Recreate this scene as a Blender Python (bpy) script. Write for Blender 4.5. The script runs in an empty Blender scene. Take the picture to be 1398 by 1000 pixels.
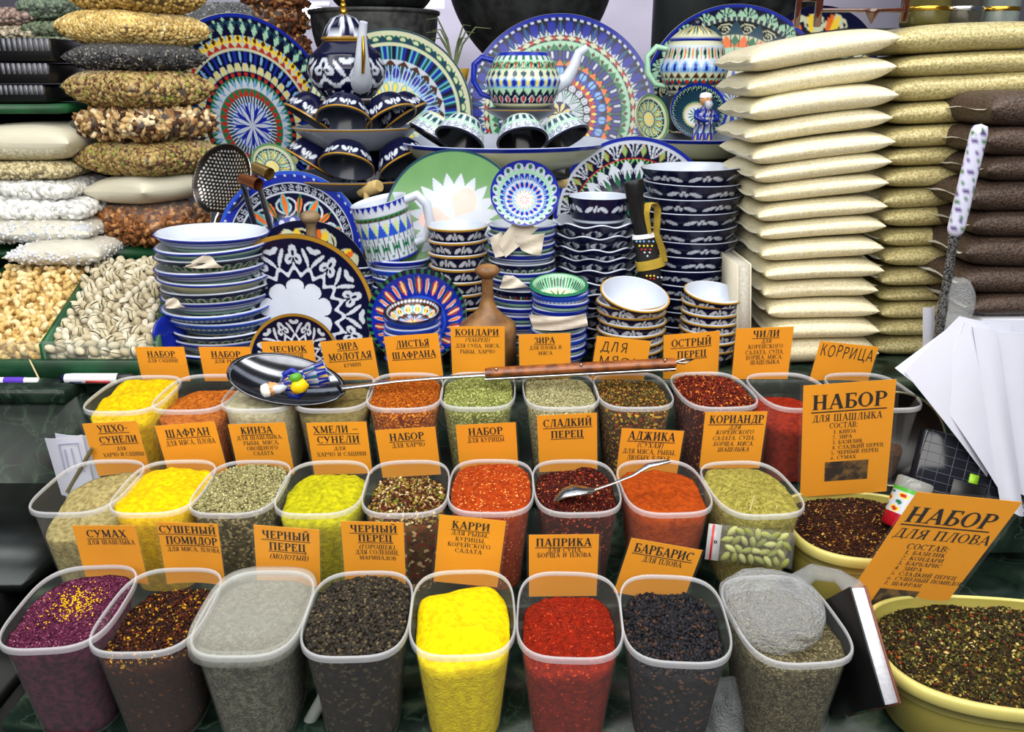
import bpy, math, random
import numpy as np
from mathutils import Vector, Matrix, Euler
random.seed(7); rng = np.random.default_rng(7)
SC = bpy.context.scene
COL = SC.collection
R = math.radians

# ------------------------------------------------------------------ camera
CAMZ = 1.45
PITCH = 0.331
FPX = 1150.0
cam_data = bpy.data.cameras.new('camera')
cam_data.sensor_width = 36.0
cam_data.lens = FPX / 1398.0 * 36.0
cam_data.clip_start = 0.02
cam = bpy.data.objects.new('camera', cam_data)
COL.objects.link(cam)
cam.location = (0, 0, CAMZ)
cam.rotation_euler = (math.pi / 2 - PITCH, 0, 0)
SC.camera = cam

# ------------------------------------------------------------------ world, lights, exposure
w = bpy.data.worlds.new('world'); SC.world = w; w.use_nodes = True
w.node_tree.nodes['Background'].inputs[0].default_value = (0.80, 0.86, 1.0, 1)
w.node_tree.nodes['Background'].inputs[1].default_value = 0.10

def area(name, loc, rot, sx, sy, power, colour):
    d = bpy.data.lights.new(name, 'AREA'); d.shape = 'RECTANGLE'; d.size = sx; d.size_y = sy
    d.energy = power; d.color = colour
    o = bpy.data.objects.new(name, d); COL.objects.link(o)
    o.location = loc; o.rotation_euler = rot
    return o
area('tube_light', (0.0, 1.05, CAMZ + 1.0), (R(-8), 0, 0), 2.8, 0.35, 27, (1.0, 0.97, 0.92))
area('front_fill_light', (0.0, -0.35, CAMZ + 0.95), (R(56), 0, 0), 3.0, 1.4, 62, (1.0, 0.97, 0.93))  # unseen fill panel added on the camera side to brighten the upright cards
area('tube_light_back', (0.0, 2.0, CAMZ + 1.15), (0, 0, 0), 2.8, 0.4, 6, (0.88, 0.93, 1.0))
area('wall_fill_light', (0.0, 4.2, 2.9), (R(35), 0, 0), 4.0, 0.4, 75, (0.93, 0.93, 1.0))  # fill light added out of view to brighten the back wall
SC.view_settings.view_transform = 'Standard'
SC.view_settings.look = 'None'
SC.view_settings.gamma = 1.0
SC.view_settings.use_curve_mapping = False
SC.view_settings.exposure = 0.2
SC.cycles.transparent_max_bounces = 24
SC.cycles.max_bounces = 6

# ------------------------------------------------------------------ pixel to place helpers (1398 x 1000 frame)
CP, SP = math.cos(PITCH), math.sin(PITCH)
def ray(u, v):
    a = (u - 699.0) / FPX; b = (500.0 - v) / FPX
    return Vector((a, CP + b * SP, -SP + b * CP))
def P(u, v, y):
    d = ray(u, v); return Vector((d.x * y / d.y, y, CAMZ + d.z * y / d.y))
def PZ(u, v, z):
    d = ray(u, v); t = (z - CAMZ) / d.z
    return Vector((d.x * t, d.y * t, z))
def scale_at(p):                       # pixels per metre at a place
    return FPX / (p.y * CP - (p.z - CAMZ) * SP)

# ------------------------------------------------------------------ materials
MATS = {}
def lin(c):
    return tuple(((x / 255.0) / 12.92 if x / 255.0 <= 0.04045 else ((x / 255.0 + 0.055) / 1.055) ** 2.4) for x in c)
def mat(name, rgb=(200, 200, 200), rough=0.5, metal=0.0, noise=0.0, nscale=60, bump=0.0, bscale=200, attr=False,
        coat=0.0, emit=0.0, trans=0.0, rgb2=None, vor=0.0, spec=0.5, sheen=0.0, bdist=0.003):
    if name in MATS: return MATS[name]
    m = bpy.data.materials.new(name); m.use_nodes = True
    nt = m.node_tree; N = nt.nodes; L = nt.links; b = N['Principled BSDF']
    b.inputs['Roughness'].default_value = rough; b.inputs['Metallic'].default_value = metal
    b.inputs['Specular IOR Level'].default_value = spec
    b.inputs['Coat Weight'].default_value = coat; b.inputs['Coat Roughness'].default_value = 0.06
    tc = N.new('ShaderNodeTexCoord')
    if attr:
        a = N.new('ShaderNodeAttribute'); a.attribute_name = 'Col'; src = a.outputs['Color']
    else:
        a = N.new('ShaderNodeRGB'); a.outputs[0].default_value = lin(rgb) + (1,); src = a.outputs[0]
    if noise > 0:
        nz = N.new('ShaderNodeTexNoise'); nz.inputs['Scale'].default_value = nscale; nz.inputs['Detail'].default_value = 5
        L.new(tc.outputs['Object'], nz.inputs['Vector'])
        mx = N.new('ShaderNodeMix'); mx.data_type = 'RGBA'
        if rgb2 is not None:
            rp = N.new('ShaderNodeMapRange'); rp.inputs[1].default_value = 0.5 - 0.5 / (1 + 6 * noise); rp.inputs[2].default_value = 0.5 + 0.5 / (1 + 6 * noise)
            L.new(nz.outputs['Fac'], rp.inputs[0]); L.new(rp.outputs[0], mx.inputs['Factor'])
            L.new(src, mx.inputs['A']); mx.inputs['B'].default_value = lin(rgb2) + (1,)
        else:
            mx.blend_type = 'MULTIPLY'; mx.inputs['Factor'].default_value = 1
            rp = N.new('ShaderNodeMapRange'); rp.inputs[1].default_value = 0.3; rp.inputs[2].default_value = 0.7
            rp.inputs[3].default_value = 1 - noise; rp.inputs[4].default_value = 1 + noise * 0.5
            L.new(nz.outputs['Fac'], rp.inputs[0]); L.new(src, mx.inputs['A']); L.new(rp.outputs[0], mx.inputs['B'])
        src = mx.outputs['Result']
    hs = None
    if vor > 0:
        vo = N.new('ShaderNodeTexVoronoi'); vo.inputs['Scale'].default_value = vor
        L.new(tc.outputs['Object'], vo.inputs['Vector'])
        mx = N.new('ShaderNodeMix'); mx.data_type = 'RGBA'; mx.blend_type = 'MULTIPLY'; mx.inputs['Factor'].default_value = 1
        rp = N.new('ShaderNodeMapRange'); rp.inputs[1].default_value = 0.2; rp.inputs[2].default_value = 0.75
        rp.inputs[3].default_value = 1.1; rp.inputs[4].default_value = 0.35
        L.new(vo.outputs['Distance'], rp.inputs[0]); L.new(src, mx.inputs['A']); L.new(rp.outputs[0], mx.inputs['B'])
        src = mx.outputs['Result']
    L.new(src, b.inputs['Base Color'])
    if bump > 0:
        nb = N.new('ShaderNodeTexNoise'); nb.inputs['Scale'].default_value = bscale; nb.inputs['Detail'].default_value = 4
        L.new(tc.outputs['Object'], nb.inputs['Vector'])
        bp = N.new('ShaderNodeBump'); bp.inputs['Strength'].default_value = bump; bp.inputs['Distance'].default_value = bdist
        L.new(nb.outputs['Fac'], bp.inputs['Height']); L.new(bp.outputs['Normal'], b.inputs['Normal'])
    if emit > 0:
        b.inputs['Emission Color'].default_value = lin(rgb) + (1,); b.inputs['Emission Strength'].default_value = emit
    MATS[name] = m; return m
def film(name, rgb=(235, 240, 240), opacity=0.2, rough=0.15, gloss=0.5, edge=0.12):
    """thin clear or milky plastic: part see-through, part diffuse, with a sheen"""
    if name in MATS: return MATS[name]
    m = bpy.data.materials.new(name); m.use_nodes = True; nt = m.node_tree; N = nt.nodes; L = nt.links
    b = N['Principled BSDF']; b.inputs['Base Color'].default_value = lin(rgb) + (1,); b.inputs['Roughness'].default_value = rough
    b.inputs['Specular IOR Level'].default_value = gloss
    tr = N.new('ShaderNodeBsdfTransparent'); tr.inputs[0].default_value = (0.97, 0.98, 0.98, 1)
    lw = N.new('ShaderNodeLayerWeight'); lw.inputs[0].default_value = 0.35
    ma = N.new('ShaderNodeMath'); ma.operation = 'MULTIPLY_ADD'; ma.inputs[1].default_value = 0.10; ma.inputs[2].default_value = opacity; ma.use_clamp = True
    L.new(lw.outputs['Facing'], ma.inputs[0])
    mx = N.new('ShaderNodeMixShader'); L.new(ma.outputs[0], mx.inputs[0]); L.new(tr.outputs[0], mx.inputs[1]); L.new(b.outputs[0], mx.inputs[2])
    L.new(mx.outputs[0], N['Material Output'].inputs['Surface'])
    MATS[name] = m; return m

def marble():
    m = bpy.data.materials.new('green_marble'); m.use_nodes = True; nt = m.node_tree; N = nt.nodes; L = nt.links; b = N['Principled BSDF']
    b.inputs['Roughness'].default_value = 0.3; b.inputs['Specular IOR Level'].default_value = 0.25
    tc = N.new('ShaderNodeTexCoord')
    n1 = N.new('ShaderNodeTexNoise'); n1.inputs['Scale'].default_value = 9; n1.inputs['Detail'].default_value = 9; n1.inputs['Distortion'].default_value = 1.6
    n2 = N.new('ShaderNodeTexNoise'); n2.inputs['Scale'].default_value = 14; n2.inputs['Detail'].default_value = 9; n2.inputs['Distortion'].default_value = .8
    cr = N.new('ShaderNodeValToRGB'); e = cr.color_ramp.elements
    e[0].position = 0.32; e[0].color = lin((6, 12, 10)) + (1,); e[1].position = 0.8; e[1].color = lin((92, 104, 82)) + (1,)
    x = cr.color_ramp.elements.new(0.55); x.color = lin((26, 42, 34)) + (1,)
    c2 = N.new('ShaderNodeValToRGB'); e = c2.color_ramp.elements
    e[0].position = 0.485; e[0].color = (0, 0, 0, 1); e[1].position = 0.515; e[1].color = (0, 0, 0, 1)
    x = c2.color_ramp.elements.new(0.5); x.color = lin((44, 60, 48)) + (1,)
    ad = N.new('ShaderNodeMix'); ad.data_type = 'RGBA'; ad.blend_type = 'ADD'; ad.inputs['Factor'].default_value = 0.8
    for n in (n1, n2): L.new(tc.outputs['Object'], n.inputs['Vector'])
    L.new(n1.outputs['Fac'], cr.inputs[0]); L.new(n2.outputs['Fac'], c2.inputs[0])
    L.new(cr.outputs[0], ad.inputs['A']); L.new(c2.outputs[0], ad.inputs['B']); L.new(ad.outputs['Result'], b.inputs['Base Color'])
    return m

# ------------------------------------------------------------------ mesh builder
class MB:
    def __init__(s): s.v = []; s.f = []; s.c = []; s.n = 0; s.loose = []
    def add(s, verts, faces, col=None):
        verts = np.asarray(verts, float).reshape(-1, 3)
        s.v.append(verts)
        if len(faces): 
            fa = np.asarray(faces, object) if not isinstance(faces, np.ndarray) else faces
            s.f.append((s.n, faces))
        if col is None: col = (1, 1, 1)
        col = np.asarray(col, float)
        s.c.append(np.broadcast_to(col, (len(verts), 3)) if col.ndim == 1 else col)
        s.n += len(verts); return s
    def box(s, lo, hi, col=None, M=None, bev=0.0):
        x0, y0, z0 = lo; x1, y1, z1 = hi
        if bev <= 0:
            v = [(x0,y0,z0),(x1,y0,z0),(x1,y1,z0),(x0,y1,z0),(x0,y0,z1),(x1,y0,z1),(x1,y1,z1),(x0,y1,z1)]
            f = [(0,3,2,1),(4,5,6,7),(0,1,5,4),(1,2,6,5),(2,3,7,6),(3,0,4,7)]
        else:
            b = bev; v = []; f = []
            def ring(z, i):
                return [(x0+i,y0+b,z),(x0+b,y0+i,z),(x1-b,y0+i,z),(x1-i,y0+b,z),(x1-i,y1-b,z),(x1-b,y1-i,z),(x0+b,y1-i,z),(x0+i,y1-b,z)]
            for z, i in ((z0, b), (z0+b, 0), (z1-b, 0), (z1, b)): v += ring(z, i)
            for k in range(3):
                for j in range(8): f.append((8*k+j, 8*k+(j+1)%8, 8*k+8+(j+1)%8, 8*k+8+j))
            f.append(tuple(range(7,-1,-1))); f.append(tuple(range(24,32)))
        v = np.array(v, float)
        if M is not None: v = xf(v, M)
        return s.add(v, f, col)
    def grid(s, V, wrap=False, col=None, flip=False):
        """V: (m, n, 3) grid of points; wrap joins the second axis round"""
        V = np.asarray(V, float); m, n = V.shape[:2]
        i = np.arange(m - 1)[:, None]; j = np.arange(n if wrap else n - 1)[None, :]; j2 = (j + 1) % n
        f = np.stack([i*n+j, i*n+j2, (i+1)*n+j2, (i+1)*n+j], -1).reshape(-1, 4)
        if flip: f = f[:, ::-1]
        c = None if col is None else (np.asarray(col, float).reshape(-1, 3) if np.ndim(col) > 1 else col)
        return s.add(V.reshape(-1, 3), f, c)
    def tube(s, pts, rad, n=10, col=None, caps=True, flat=1.0, M=None):
        pts = [Vector(p) for p in pts]; k = len(pts)
        if not hasattr(rad, '__len__'): rad = [rad] * k
        rings = []; up = None
        for i, p in enumerate(pts):
            t = (pts[min(i+1, k-1)] - pts[max(i-1, 0)]).normalized()
            if up is None:
                up = Vector((0, 0, 1)) if abs(t.z) < 0.8 else Vector((0, 1, 0))
            a = t.cross(up).normalized(); b = a.cross(t).normalized(); up = b
            rings.append([p + a * (math.cos(2*math.pi*j/n) * rad[i]) + b * (math.sin(2*math.pi*j/n) * rad[i] * flat) for j in range(n)])
        V = np.array(rings)
        if M is not None: V = xf(V.reshape(-1, 3), M).reshape(V.shape)
        s.grid(V, True, col)
        if caps:
            s.add(V[0], [tuple(range(n-1, -1, -1))], col); s.add(V[-1], [tuple(range(n))], col)
        return s
    def lathe(s, prof, n=48, colfn=None, col=None, M=None, rfn=None):
        """prof: list of (r, z) from the centre outwards; colfn(theta01, k01, r, z) -> rgb array"""
        pr = np.asarray(prof, float); th = np.arange(n) / n
        rr = np.broadcast_to(pr[:, 0][:, None], (len(pr), n)).copy(); zz = np.broadcast_to(pr[:, 1][:, None], (len(pr), n)).copy()
        T = np.broadcast_to(th[None], rr.shape)
        if rfn is not None: rr, zz = rfn(rr, zz, T)
        V = np.stack([rr * np.cos(2*np.pi*T), rr * np.sin(2*np.pi*T), zz], -1)
        c = col
        if colfn is not None:
            K = np.broadcast_to((np.arange(len(pr)) / (len(pr) - 1))[:, None], rr.shape)
            c = colfn(T, K, rr, zz)
        if M is not None: V = xf(V.reshape(-1, 3), M).reshape(V.shape)
        return s.grid(V, True, c)
    def scatter(s, base_v, base_f, pos, scl, cols, rot=None):
        """merge many copies of a little mesh; cols (k,3); rot None = random"""
        k = len(pos); bv = np.asarray(base_v, float); nb = len(bv)
        if rot is None:
            q = rng.normal(size=(k, 4)); q /= np.linalg.norm(q, axis=1)[:, None]
            w_, x, y, z = q.T
            rot = np.stack([1-2*(y*y+z*z), 2*(x*y-z*w_), 2*(x*z+y*w_), 2*(x*y+z*w_), 1-2*(x*x+z*z), 2*(y*z-x*w_), 2*(x*z-y*w_), 2*(y*z+x*w_), 1-2*(x*x+y*y)], -1).reshape(k, 3, 3)
        scl = np.asarray(scl, float)
        if scl.ndim == 0: scl = np.full(k, float(scl))
        if scl.ndim == 1: scl = scl[:, None]
        V = np.einsum('kij,kbj->kbi', rot, bv[None] * (scl[:, None, :] if scl.shape[1] == 3 else scl[:, None, :])) + np.asarray(pos)[:, None]
        f = np.asarray(base_f); F = (f[None] + (np.arange(k) * nb)[:, None, None]).reshape(-1, f.shape[1])
        s.add(V.reshape(-1, 3), F, np.repeat(np.asarray(cols, float), nb, axis=0)); return s
    def mesh(s, name, m, smooth=True):
        me = bpy.data.meshes.new(name)
        V = np.concatenate(s.v); F = []
        for off, fs in s.f:
            if isinstance(fs, np.ndarray): F.append((fs.astype(np.int64) + off))
            else: F.append([tuple(i + off for i in f) for f in fs])
        tot = []; st = []; n = 0
        for fs in F:
            if isinstance(fs, np.ndarray):
                tot.append(fs.reshape(-1)); k, w_ = fs.shape; st.append(n + np.arange(k) * w_); n += k * w_
            else:
                for f in fs: tot.append(np.array(f)); st.append(np.array([n])); n += len(f)
        loops = np.concatenate(tot).astype(np.int32); starts = np.concatenate(st).astype(np.int32)
        me.vertices.add(len(V)); me.vertices.foreach_set('co', V.astype(np.float32).reshape(-1))
        me.loops.add(len(loops)); me.loops.foreach_set('vertex_index', loops)
        me.polygons.add(len(starts)); me.polygons.foreach_set('loop_start', starts)
        me.update(calc_edges=True)
        ca = me.color_attributes.new('Col', 'FLOAT_COLOR', 'POINT')
        C = np.concatenate(s.c); C4 = np.ones((len(V), 4), np.float32); C4[:, :3] = C
        ca.data.foreach_set('color', C4.reshape(-1))
        if smooth: me.polygons.foreach_set('use_smooth', np.ones(len(starts), bool))
        me.validate(); me.materials.append(m)
        return me
    def build(s, name, m, parent=None, loc=(0, 0, 0), rot=(0, 0, 0), smooth=True, kind=None, label=None):
        return link(name, s.mesh(name, m, smooth), parent, loc, rot, kind, label)
def xf(v, M):
    M = np.array(M); return v @ M[:3, :3].T + M[:3, 3]
def link(name, me, parent=None, loc=(0, 0, 0), rot=(0, 0, 0), kind=None, label=None):
    o = bpy.data.objects.new(name, me); COL.objects.link(o)
    o.location = loc; o.rotation_euler = rot
    if parent is not None: o.parent = parent
    if kind: o['kind'] = kind
    if label: o['label'] = label
    return o
def thing(name, label, cat, loc=(0, 0, 0), rot=(0, 0, 0), group=None):
    o = bpy.data.objects.new(name, None); o.empty_display_size = 0.02; COL.objects.link(o)
    o.location = loc; o.rotation_euler = rot; return tag(o, label, cat, group)
def tag(o, label, cat, group=None, kind=None):
    o['label'] = label; o['category'] = cat
    if group: o['group'] = group
    if kind: o['kind'] = kind
    return o
def dup(root, loc, rot=None, label=None, group=None, scale=None):
    r = root.copy(); COL.objects.link(r); r.location = loc
    if rot is not None: r.rotation_euler = rot
    if label: r['label'] = label
    if group: r['group'] = group
    if scale: r.scale = scale
    for ch in list(root.children):
        c = ch.copy(); COL.objects.link(c); c.parent = r
        for g in ch.children:
            d = g.copy(); COL.objects.link(d); d.parent = c
    return r
def sup(n, k, W, L):
    """k points on a rounded rectangle outline, exponent n"""
    t = (np.arange(k) + 0.5) / k * 2 * np.pi; c, s_ = np.cos(t), np.sin(t)
    r = (np.abs(c) ** n + np.abs(s_) ** n) ** (-1 / n)
    return np.stack([W / 2 * r * c, L / 2 * r * s_], -1)
class Wobble:
    """smooth random bumps from a few sine waves"""
    def __init__(s, amp, freq, k=14):
        a = rng.uniform(0, 2*np.pi, k); fr = rng.uniform(0.4, 1.6, k) * freq
        s.kx = np.cos(a) * fr; s.ky = np.sin(a) * fr; s.ph = rng.uniform(0, 2*np.pi, k); s.am = amp * rng.uniform(0.4, 1, k) / math.sqrt(k) * (freq / fr) ** 0.5
    def __call__(s, x, y):
        x = np.asarray(x)[..., None]; y = np.asarray(y)[..., None]
        return (np.sin(x * s.kx + y * s.ky + s.ph) * s.am).sum(-1)
def ico():
    t = (1 + 5 ** 0.5) / 2
    v = np.array([(-1,t,0),(1,t,0),(-1,-t,0),(1,-t,0),(0,-1,t),(0,1,t),(0,-1,-t),(0,1,-t),(t,0,-1),(t,0,1),(-t,0,-1),(-t,0,1)], float)
    v /= np.linalg.norm(v[0])
    f = np.array([(0,11,5),(0,5,1),(0,1,7),(0,7,10),(0,10,11),(1,5,9),(5,11,4),(11,10,2),(10,7,6),(7,1,8),(3,9,4),(3,4,2),(3,2,6),(3,6,8),(3,8,9),(4,9,5),(2,4,11),(6,2,10),(8,6,7),(9,8,1)])
    return v, f
ICO = ico()
OCT = (np.array([(1,0,0),(-1,0,0),(0,1,0),(0,-1,0),(0,0,1),(0,0,-1)], float), np.array([(0,2,4),(2,1,4),(1,3,4),(3,0,4),(2,0,5),(1,2,5),(3,1,5),(0,3,5)]))
FLAKE = (np.array([(-1,-.6,0),(0,-.9,.15),(1,-.3,0),(.8,.7,-.1),(-.2,.9,.1),(-1,.4,-.1),(0,0,.35),(0,0,-.25)], float),
         np.array([(0,1,6),(1,2,6),(2,3,6),(3,4,6),(4,5,6),(5,0,6),(1,0,7),(2,1,7),(3,2,7),(4,3,7),(5,4,7),(0,5,7)]))
def palette(cols, k, jit=0.12):
    """k colours drawn from [(weight, rgb255)]"""
    w_ = np.array([c[0] for c in cols], float); w_ /= w_.sum()
    base = np.array([lin(c[1]) for c in cols])[rng.choice(len(cols), k, p=w_)]
    return np.clip(base * (1 + rng.uniform(-jit, jit, (k, 1)) * 2), 0, 1)

CERAMIC = mat('glazed_ceramic', attr=True, rough=0.2, coat=0.08, spec=0.3, noise=0.06, nscale=25)
GRAIN = mat('dry_grain', attr=True, rough=0.75, noise=0.15, nscale=400, spec=0.25)
WOOD = mat('turned_wood', (150, 110, 62), rough=0.45, noise=0.35, nscale=35, rgb2=(96, 62, 30))
DSTEEL = mat('darker_steel', (104, 106, 112), rough=0.14, metal=1.0, noise=0.5, nscale=14)
STEEL = mat('polished_steel', (190, 192, 196), rough=0.18, metal=1.0, noise=0.1, nscale=20)
BLACKPL = mat('black_plastic', (14, 14, 16), rough=0.35, noise=0.1)
TUB = film('clear_tub_plastic', (225, 228, 226), 0.025, 0.12, .5, .10)
RIM = film('tub_rim_plastic', (238, 240, 245), 0.34, 0.2, .4, .12)
LAM = film('laminate_film', (240, 240, 235), 0.015, 0.08, 0.8, .04)
BAGF = film('clear_bag_film', (245, 245, 245), 0.04, 0.10, 0.9, .10)
MILKY = film('milky_bag_film', (240, 236, 216), 0.62, 0.3, 0.6)
MARBLE = marble()
DARKW = mat('dark_shelf_board', (16, 18, 17), rough=0.5, noise=0.3, nscale=20)
# ------------------------------------------------------------------ setting
def Z(r): return CAMZ + r
ZC, ZB, ZA, ZD, ZE = Z(-.713), Z(-.678), Z(-.612), Z(-.492), Z(-.240)
def struct(name, mb, m, smooth=False): return mb.build(name, m, None, smooth=smooth, kind='structure')
struct('floor', MB().box((-3, -1.5, -.05), (3, 6, 0)), mat('market_floor', (70, 70, 72), 0.5, noise=.3, nscale=6))
struct('wall_back', MB().box((-4, 5.6, 0), (4, 5.7, 4)), mat('lilac_wall', (196, 190, 205), 0.8, noise=.2, nscale=2))
t = thing('counter_step', 'green marble display slab the front row of spice tubs stands on', 'counter', (0, 0, ZC - .03))
f = [(-.595, .792), (.30, .765), (1.0, .60), (1.0, .97), (-.595, .97)]
v = [(x, y, -.0) for x, y in f] + [(x, y, .03) for x, y in f]
MB().add(v, [(4,3,2,1,0), (5,6,7,8,9)] + [(i, (i+1) % 5, 5+(i+1) % 5, 5+i) for i in range(5)]).build('slab', MARBLE, t, smooth=False)
MB().box((-.57, .83, -.70), (1.0, .96, 0)).build('base_cabinet', DARKW, t, smooth=False)
def step(label, x0, x1, y0, y1, z, zb, m=MARBLE, name='counter_step'):
    t = thing(name, label, 'counter', (0, 0, z - .025))
    MB().box((x0, y0, 0), (x1, y1, .025), bev=.004).build('slab', m, t, smooth=False)
    MB().box((x0 + .004, y0 + .006, zb - z + .025), (x1 - .004, y1, 0)).build('riser', m, t, smooth=False)
step('dark step under the middle row of spice tubs', -.665, .40, .972, 1.165, ZB, .05)
step('dark step under the back row of spice tubs', -.70, 1.0, 1.168, 1.352, ZA, .05)
step('green marble shelf carrying the bowl stacks and rice bags', -.735, 1.35, 1.356, 1.86, ZD, .05)
step('green marble shelf under the nut trays, veined front at left', -1.6, -.738, 1.300, 2.1, ZD + .002, .05)
step('upper display shelf carrying the teapots and big platters', -.46, 1.45, 1.865, 2.45, ZE, .05, DARKW, 'display_shelf')

# ------------------------------------------------------------------ tubs
TW, TL, TH = .120, .165, .138
def tub_meshes(W, L, H, n=3.4, base=.74, lip=.006, depth=.012, nr=72, inner=.955):
    o = sup(n, nr, 1, 1)
    def ring(s, z, grow=0):
        a = o * np.array([W, L]) * s
        if grow:
            l = np.linalg.norm(a, axis=1)[:, None]; a = a + a / l * grow
        return np.concatenate([a, np.full((nr, 1), z)], 1)
    ks = np.linspace(0, 1, 9)
    wall = [ring(inner * (1 - (1 - base) * k), -k * H) for k in ks]
    wall += [ring(inner * base * .9, -H), ring(inner * base * .45, -H + .002), ring(.001, -H + .002)]
    body = MB().grid(wall, True, flip=True).mesh('tub_body', TUB)
    lipv = [ring(inner, -.003), ring(inner + .002, -.0002), ring(inner + .016, .0010), ring(.985, .0008), ring(.998, -.0008), ring(1, -.003), ring(.998, -.0065)]
    rim = MB().grid(lipv, True).mesh('tub_rim', RIM)
    return body, rim
TB = tub_meshes(TW, TL, TH)
def heap(W, L, H, level, mound, wob, n=3.4, base=.74, inner=.955, tilt=(0, 0), nr=72, rings=22, inset=.0016, dent=None, freq=70):
    """closed content body: follows the tub wall, heaped top. Returns MB, height function"""
    o = sup(n, nr, 1, 1); wb = Wobble(wob, freq); wb2 = Wobble(wob * .5, freq * 3.2)
    def size(z):
        s = inner * (1 - (1 - base) * (-z / H)); return np.array([W * s - 2 * inset, L * s - 2 * inset])
    def top(x, y, k):
        z = level + mound * (1 - k ** 2) + (wb(x, y) + wb2(x, y)) * (1 - .35 * k) + tilt[0] * x + tilt[1] * y
        if dent is not None:
            for dx, dy, dr, dd in dent: z = z - dd * np.exp(-((x - dx) ** 2 + (y - dy) ** 2) / dr ** 2)
        return z
    sz = size(level)
    G = []
    for k in np.linspace(0.001, 1, rings):
        a = o * sz * k; z = top(a[:, 0], a[:, 1], k)
        if k > .98:
            z = np.minimum(z, -.002)
            s2 = np.stack([size(zz) for zz in z]); a = o * s2
        G.append(np.concatenate([a, z[:, None]], 1))
    zl = G[-1][:, 2].copy()
    for q in np.linspace(.12, 1, 7):
        z = zl * (1 - q) + (-H + .004) * q
        s2 = np.stack([size(zz) for zz in z]); G.append(np.concatenate([o * s2, z[:, None]], 1))
    mb = MB().grid(G, True, col=(1, 1, 1))
    return mb, top, sz, o
def powder(name, c1, c2, speck=None, bump=.5, bscale=500, nscale=90, rough=.95):
    """dry powder: two tones of noise, optional coloured specks"""
    if name in MATS: return MATS[name]
    c1 = tuple(x * .93 for x in c1); c2 = tuple(x * .88 for x in c2)
    m = mat(name, c1, rough, noise=.45, nscale=nscale * 1.6, rgb2=c2, bump=.4, bscale=380, spec=.1, bdist=.006)
    if speck:
        nt = m.node_tree; N = nt.nodes; L = nt.links; b = N['Principled BSDF']
        tc = N.new('ShaderNodeTexCoord'); vo = N.new('ShaderNodeTexVoronoi'); vo.inputs['Scale'].default_value = speck[0]
        L.new(tc.outputs['Object'], vo.inputs['Vector'])
        lk = b.inputs['Base Color'].links[0].from_socket
        # choose cells by their random colour
        sp = N.new('ShaderNodeSeparateColor'); L.new(vo.outputs['Color'], sp.inputs[0])
        src = lk
        for i, (thr, c) in enumerate(speck[1]):
            g = N.new('ShaderNodeMath'); g.operation = 'GREATER_THAN'; g.inputs[1].default_value = thr
            L.new(sp.outputs[i % 3], g.inputs[0])
            mx = N.new('ShaderNodeMix'); mx.data_type = 'RGBA'; L.new(g.outputs[0], mx.inputs['Factor'])
            L.new(src, mx.inputs['A']); mx.inputs['B'].default_value = lin(c) + (1,); src = mx.outputs['Result']
        L.new(src, b.inputs['Base Color'])
    return m
def tub(label, loc, yaw, group, lid=False):
    t = thing('spice_tub', label, 'tub', loc, (0, 0, R(yaw)), group)
    link('tub_body', TB[0], t); link('rim', TB[1], t)
    if lid:
        o = sup(3.4, 72, TW, TL)
        def rg(s, z): return np.concatenate([o * s, np.full((72, 1), z)], 1)
        G = [rg(1.035, -.011), rg(1.045, -.010), rg(1.045, .001), rg(1.03, .004), rg(.93, .004), rg(.91, .0), rg(.5, -.0005), rg(.001, -.0005)]
        MB().grid(G, True).build('lid', film('lid_plastic', (222, 224, 214), .22, .25, .5, .1), t, label='milky snap-on lid')
    return t
# name, x, y, yaw: found by measuring the rims in the photograph
FIT = {'C': [(-.507,.828,4.0),(-.404,.822,1),(-.292,.816,.4),(-.174,.815,2),(-.056,.817,2.5),(.065,.813,-2.5),(.182,.806,-3.7),(.306,.805,4.5)],
       'B': [(-.591,1.06,.4),(-.485,1.059,2.5),(-.377,1.058,.2),(-.263,1.057,1),(-.147,1.058,2.5),(-.029,1.061,-.5),(.089,1.06,2.1),(.211,1.059,3.2),(.332,1.055,5)],
       'A': [(-.599,1.249,.7),(-.497,1.255,.1),(-.392,1.259,.1),(-.282,1.26,3),(-.17,1.262,2.2),(-.054,1.266,-.4),(.077,1.266,2),(.193,1.266,2),(.322,1.266,4.6),(.447,1.262,4),(.575,1.262,2)]}
RIMZ = {'C': Z(-.5745), 'B': Z(-.540), 'A': Z(-.474)}
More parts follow.
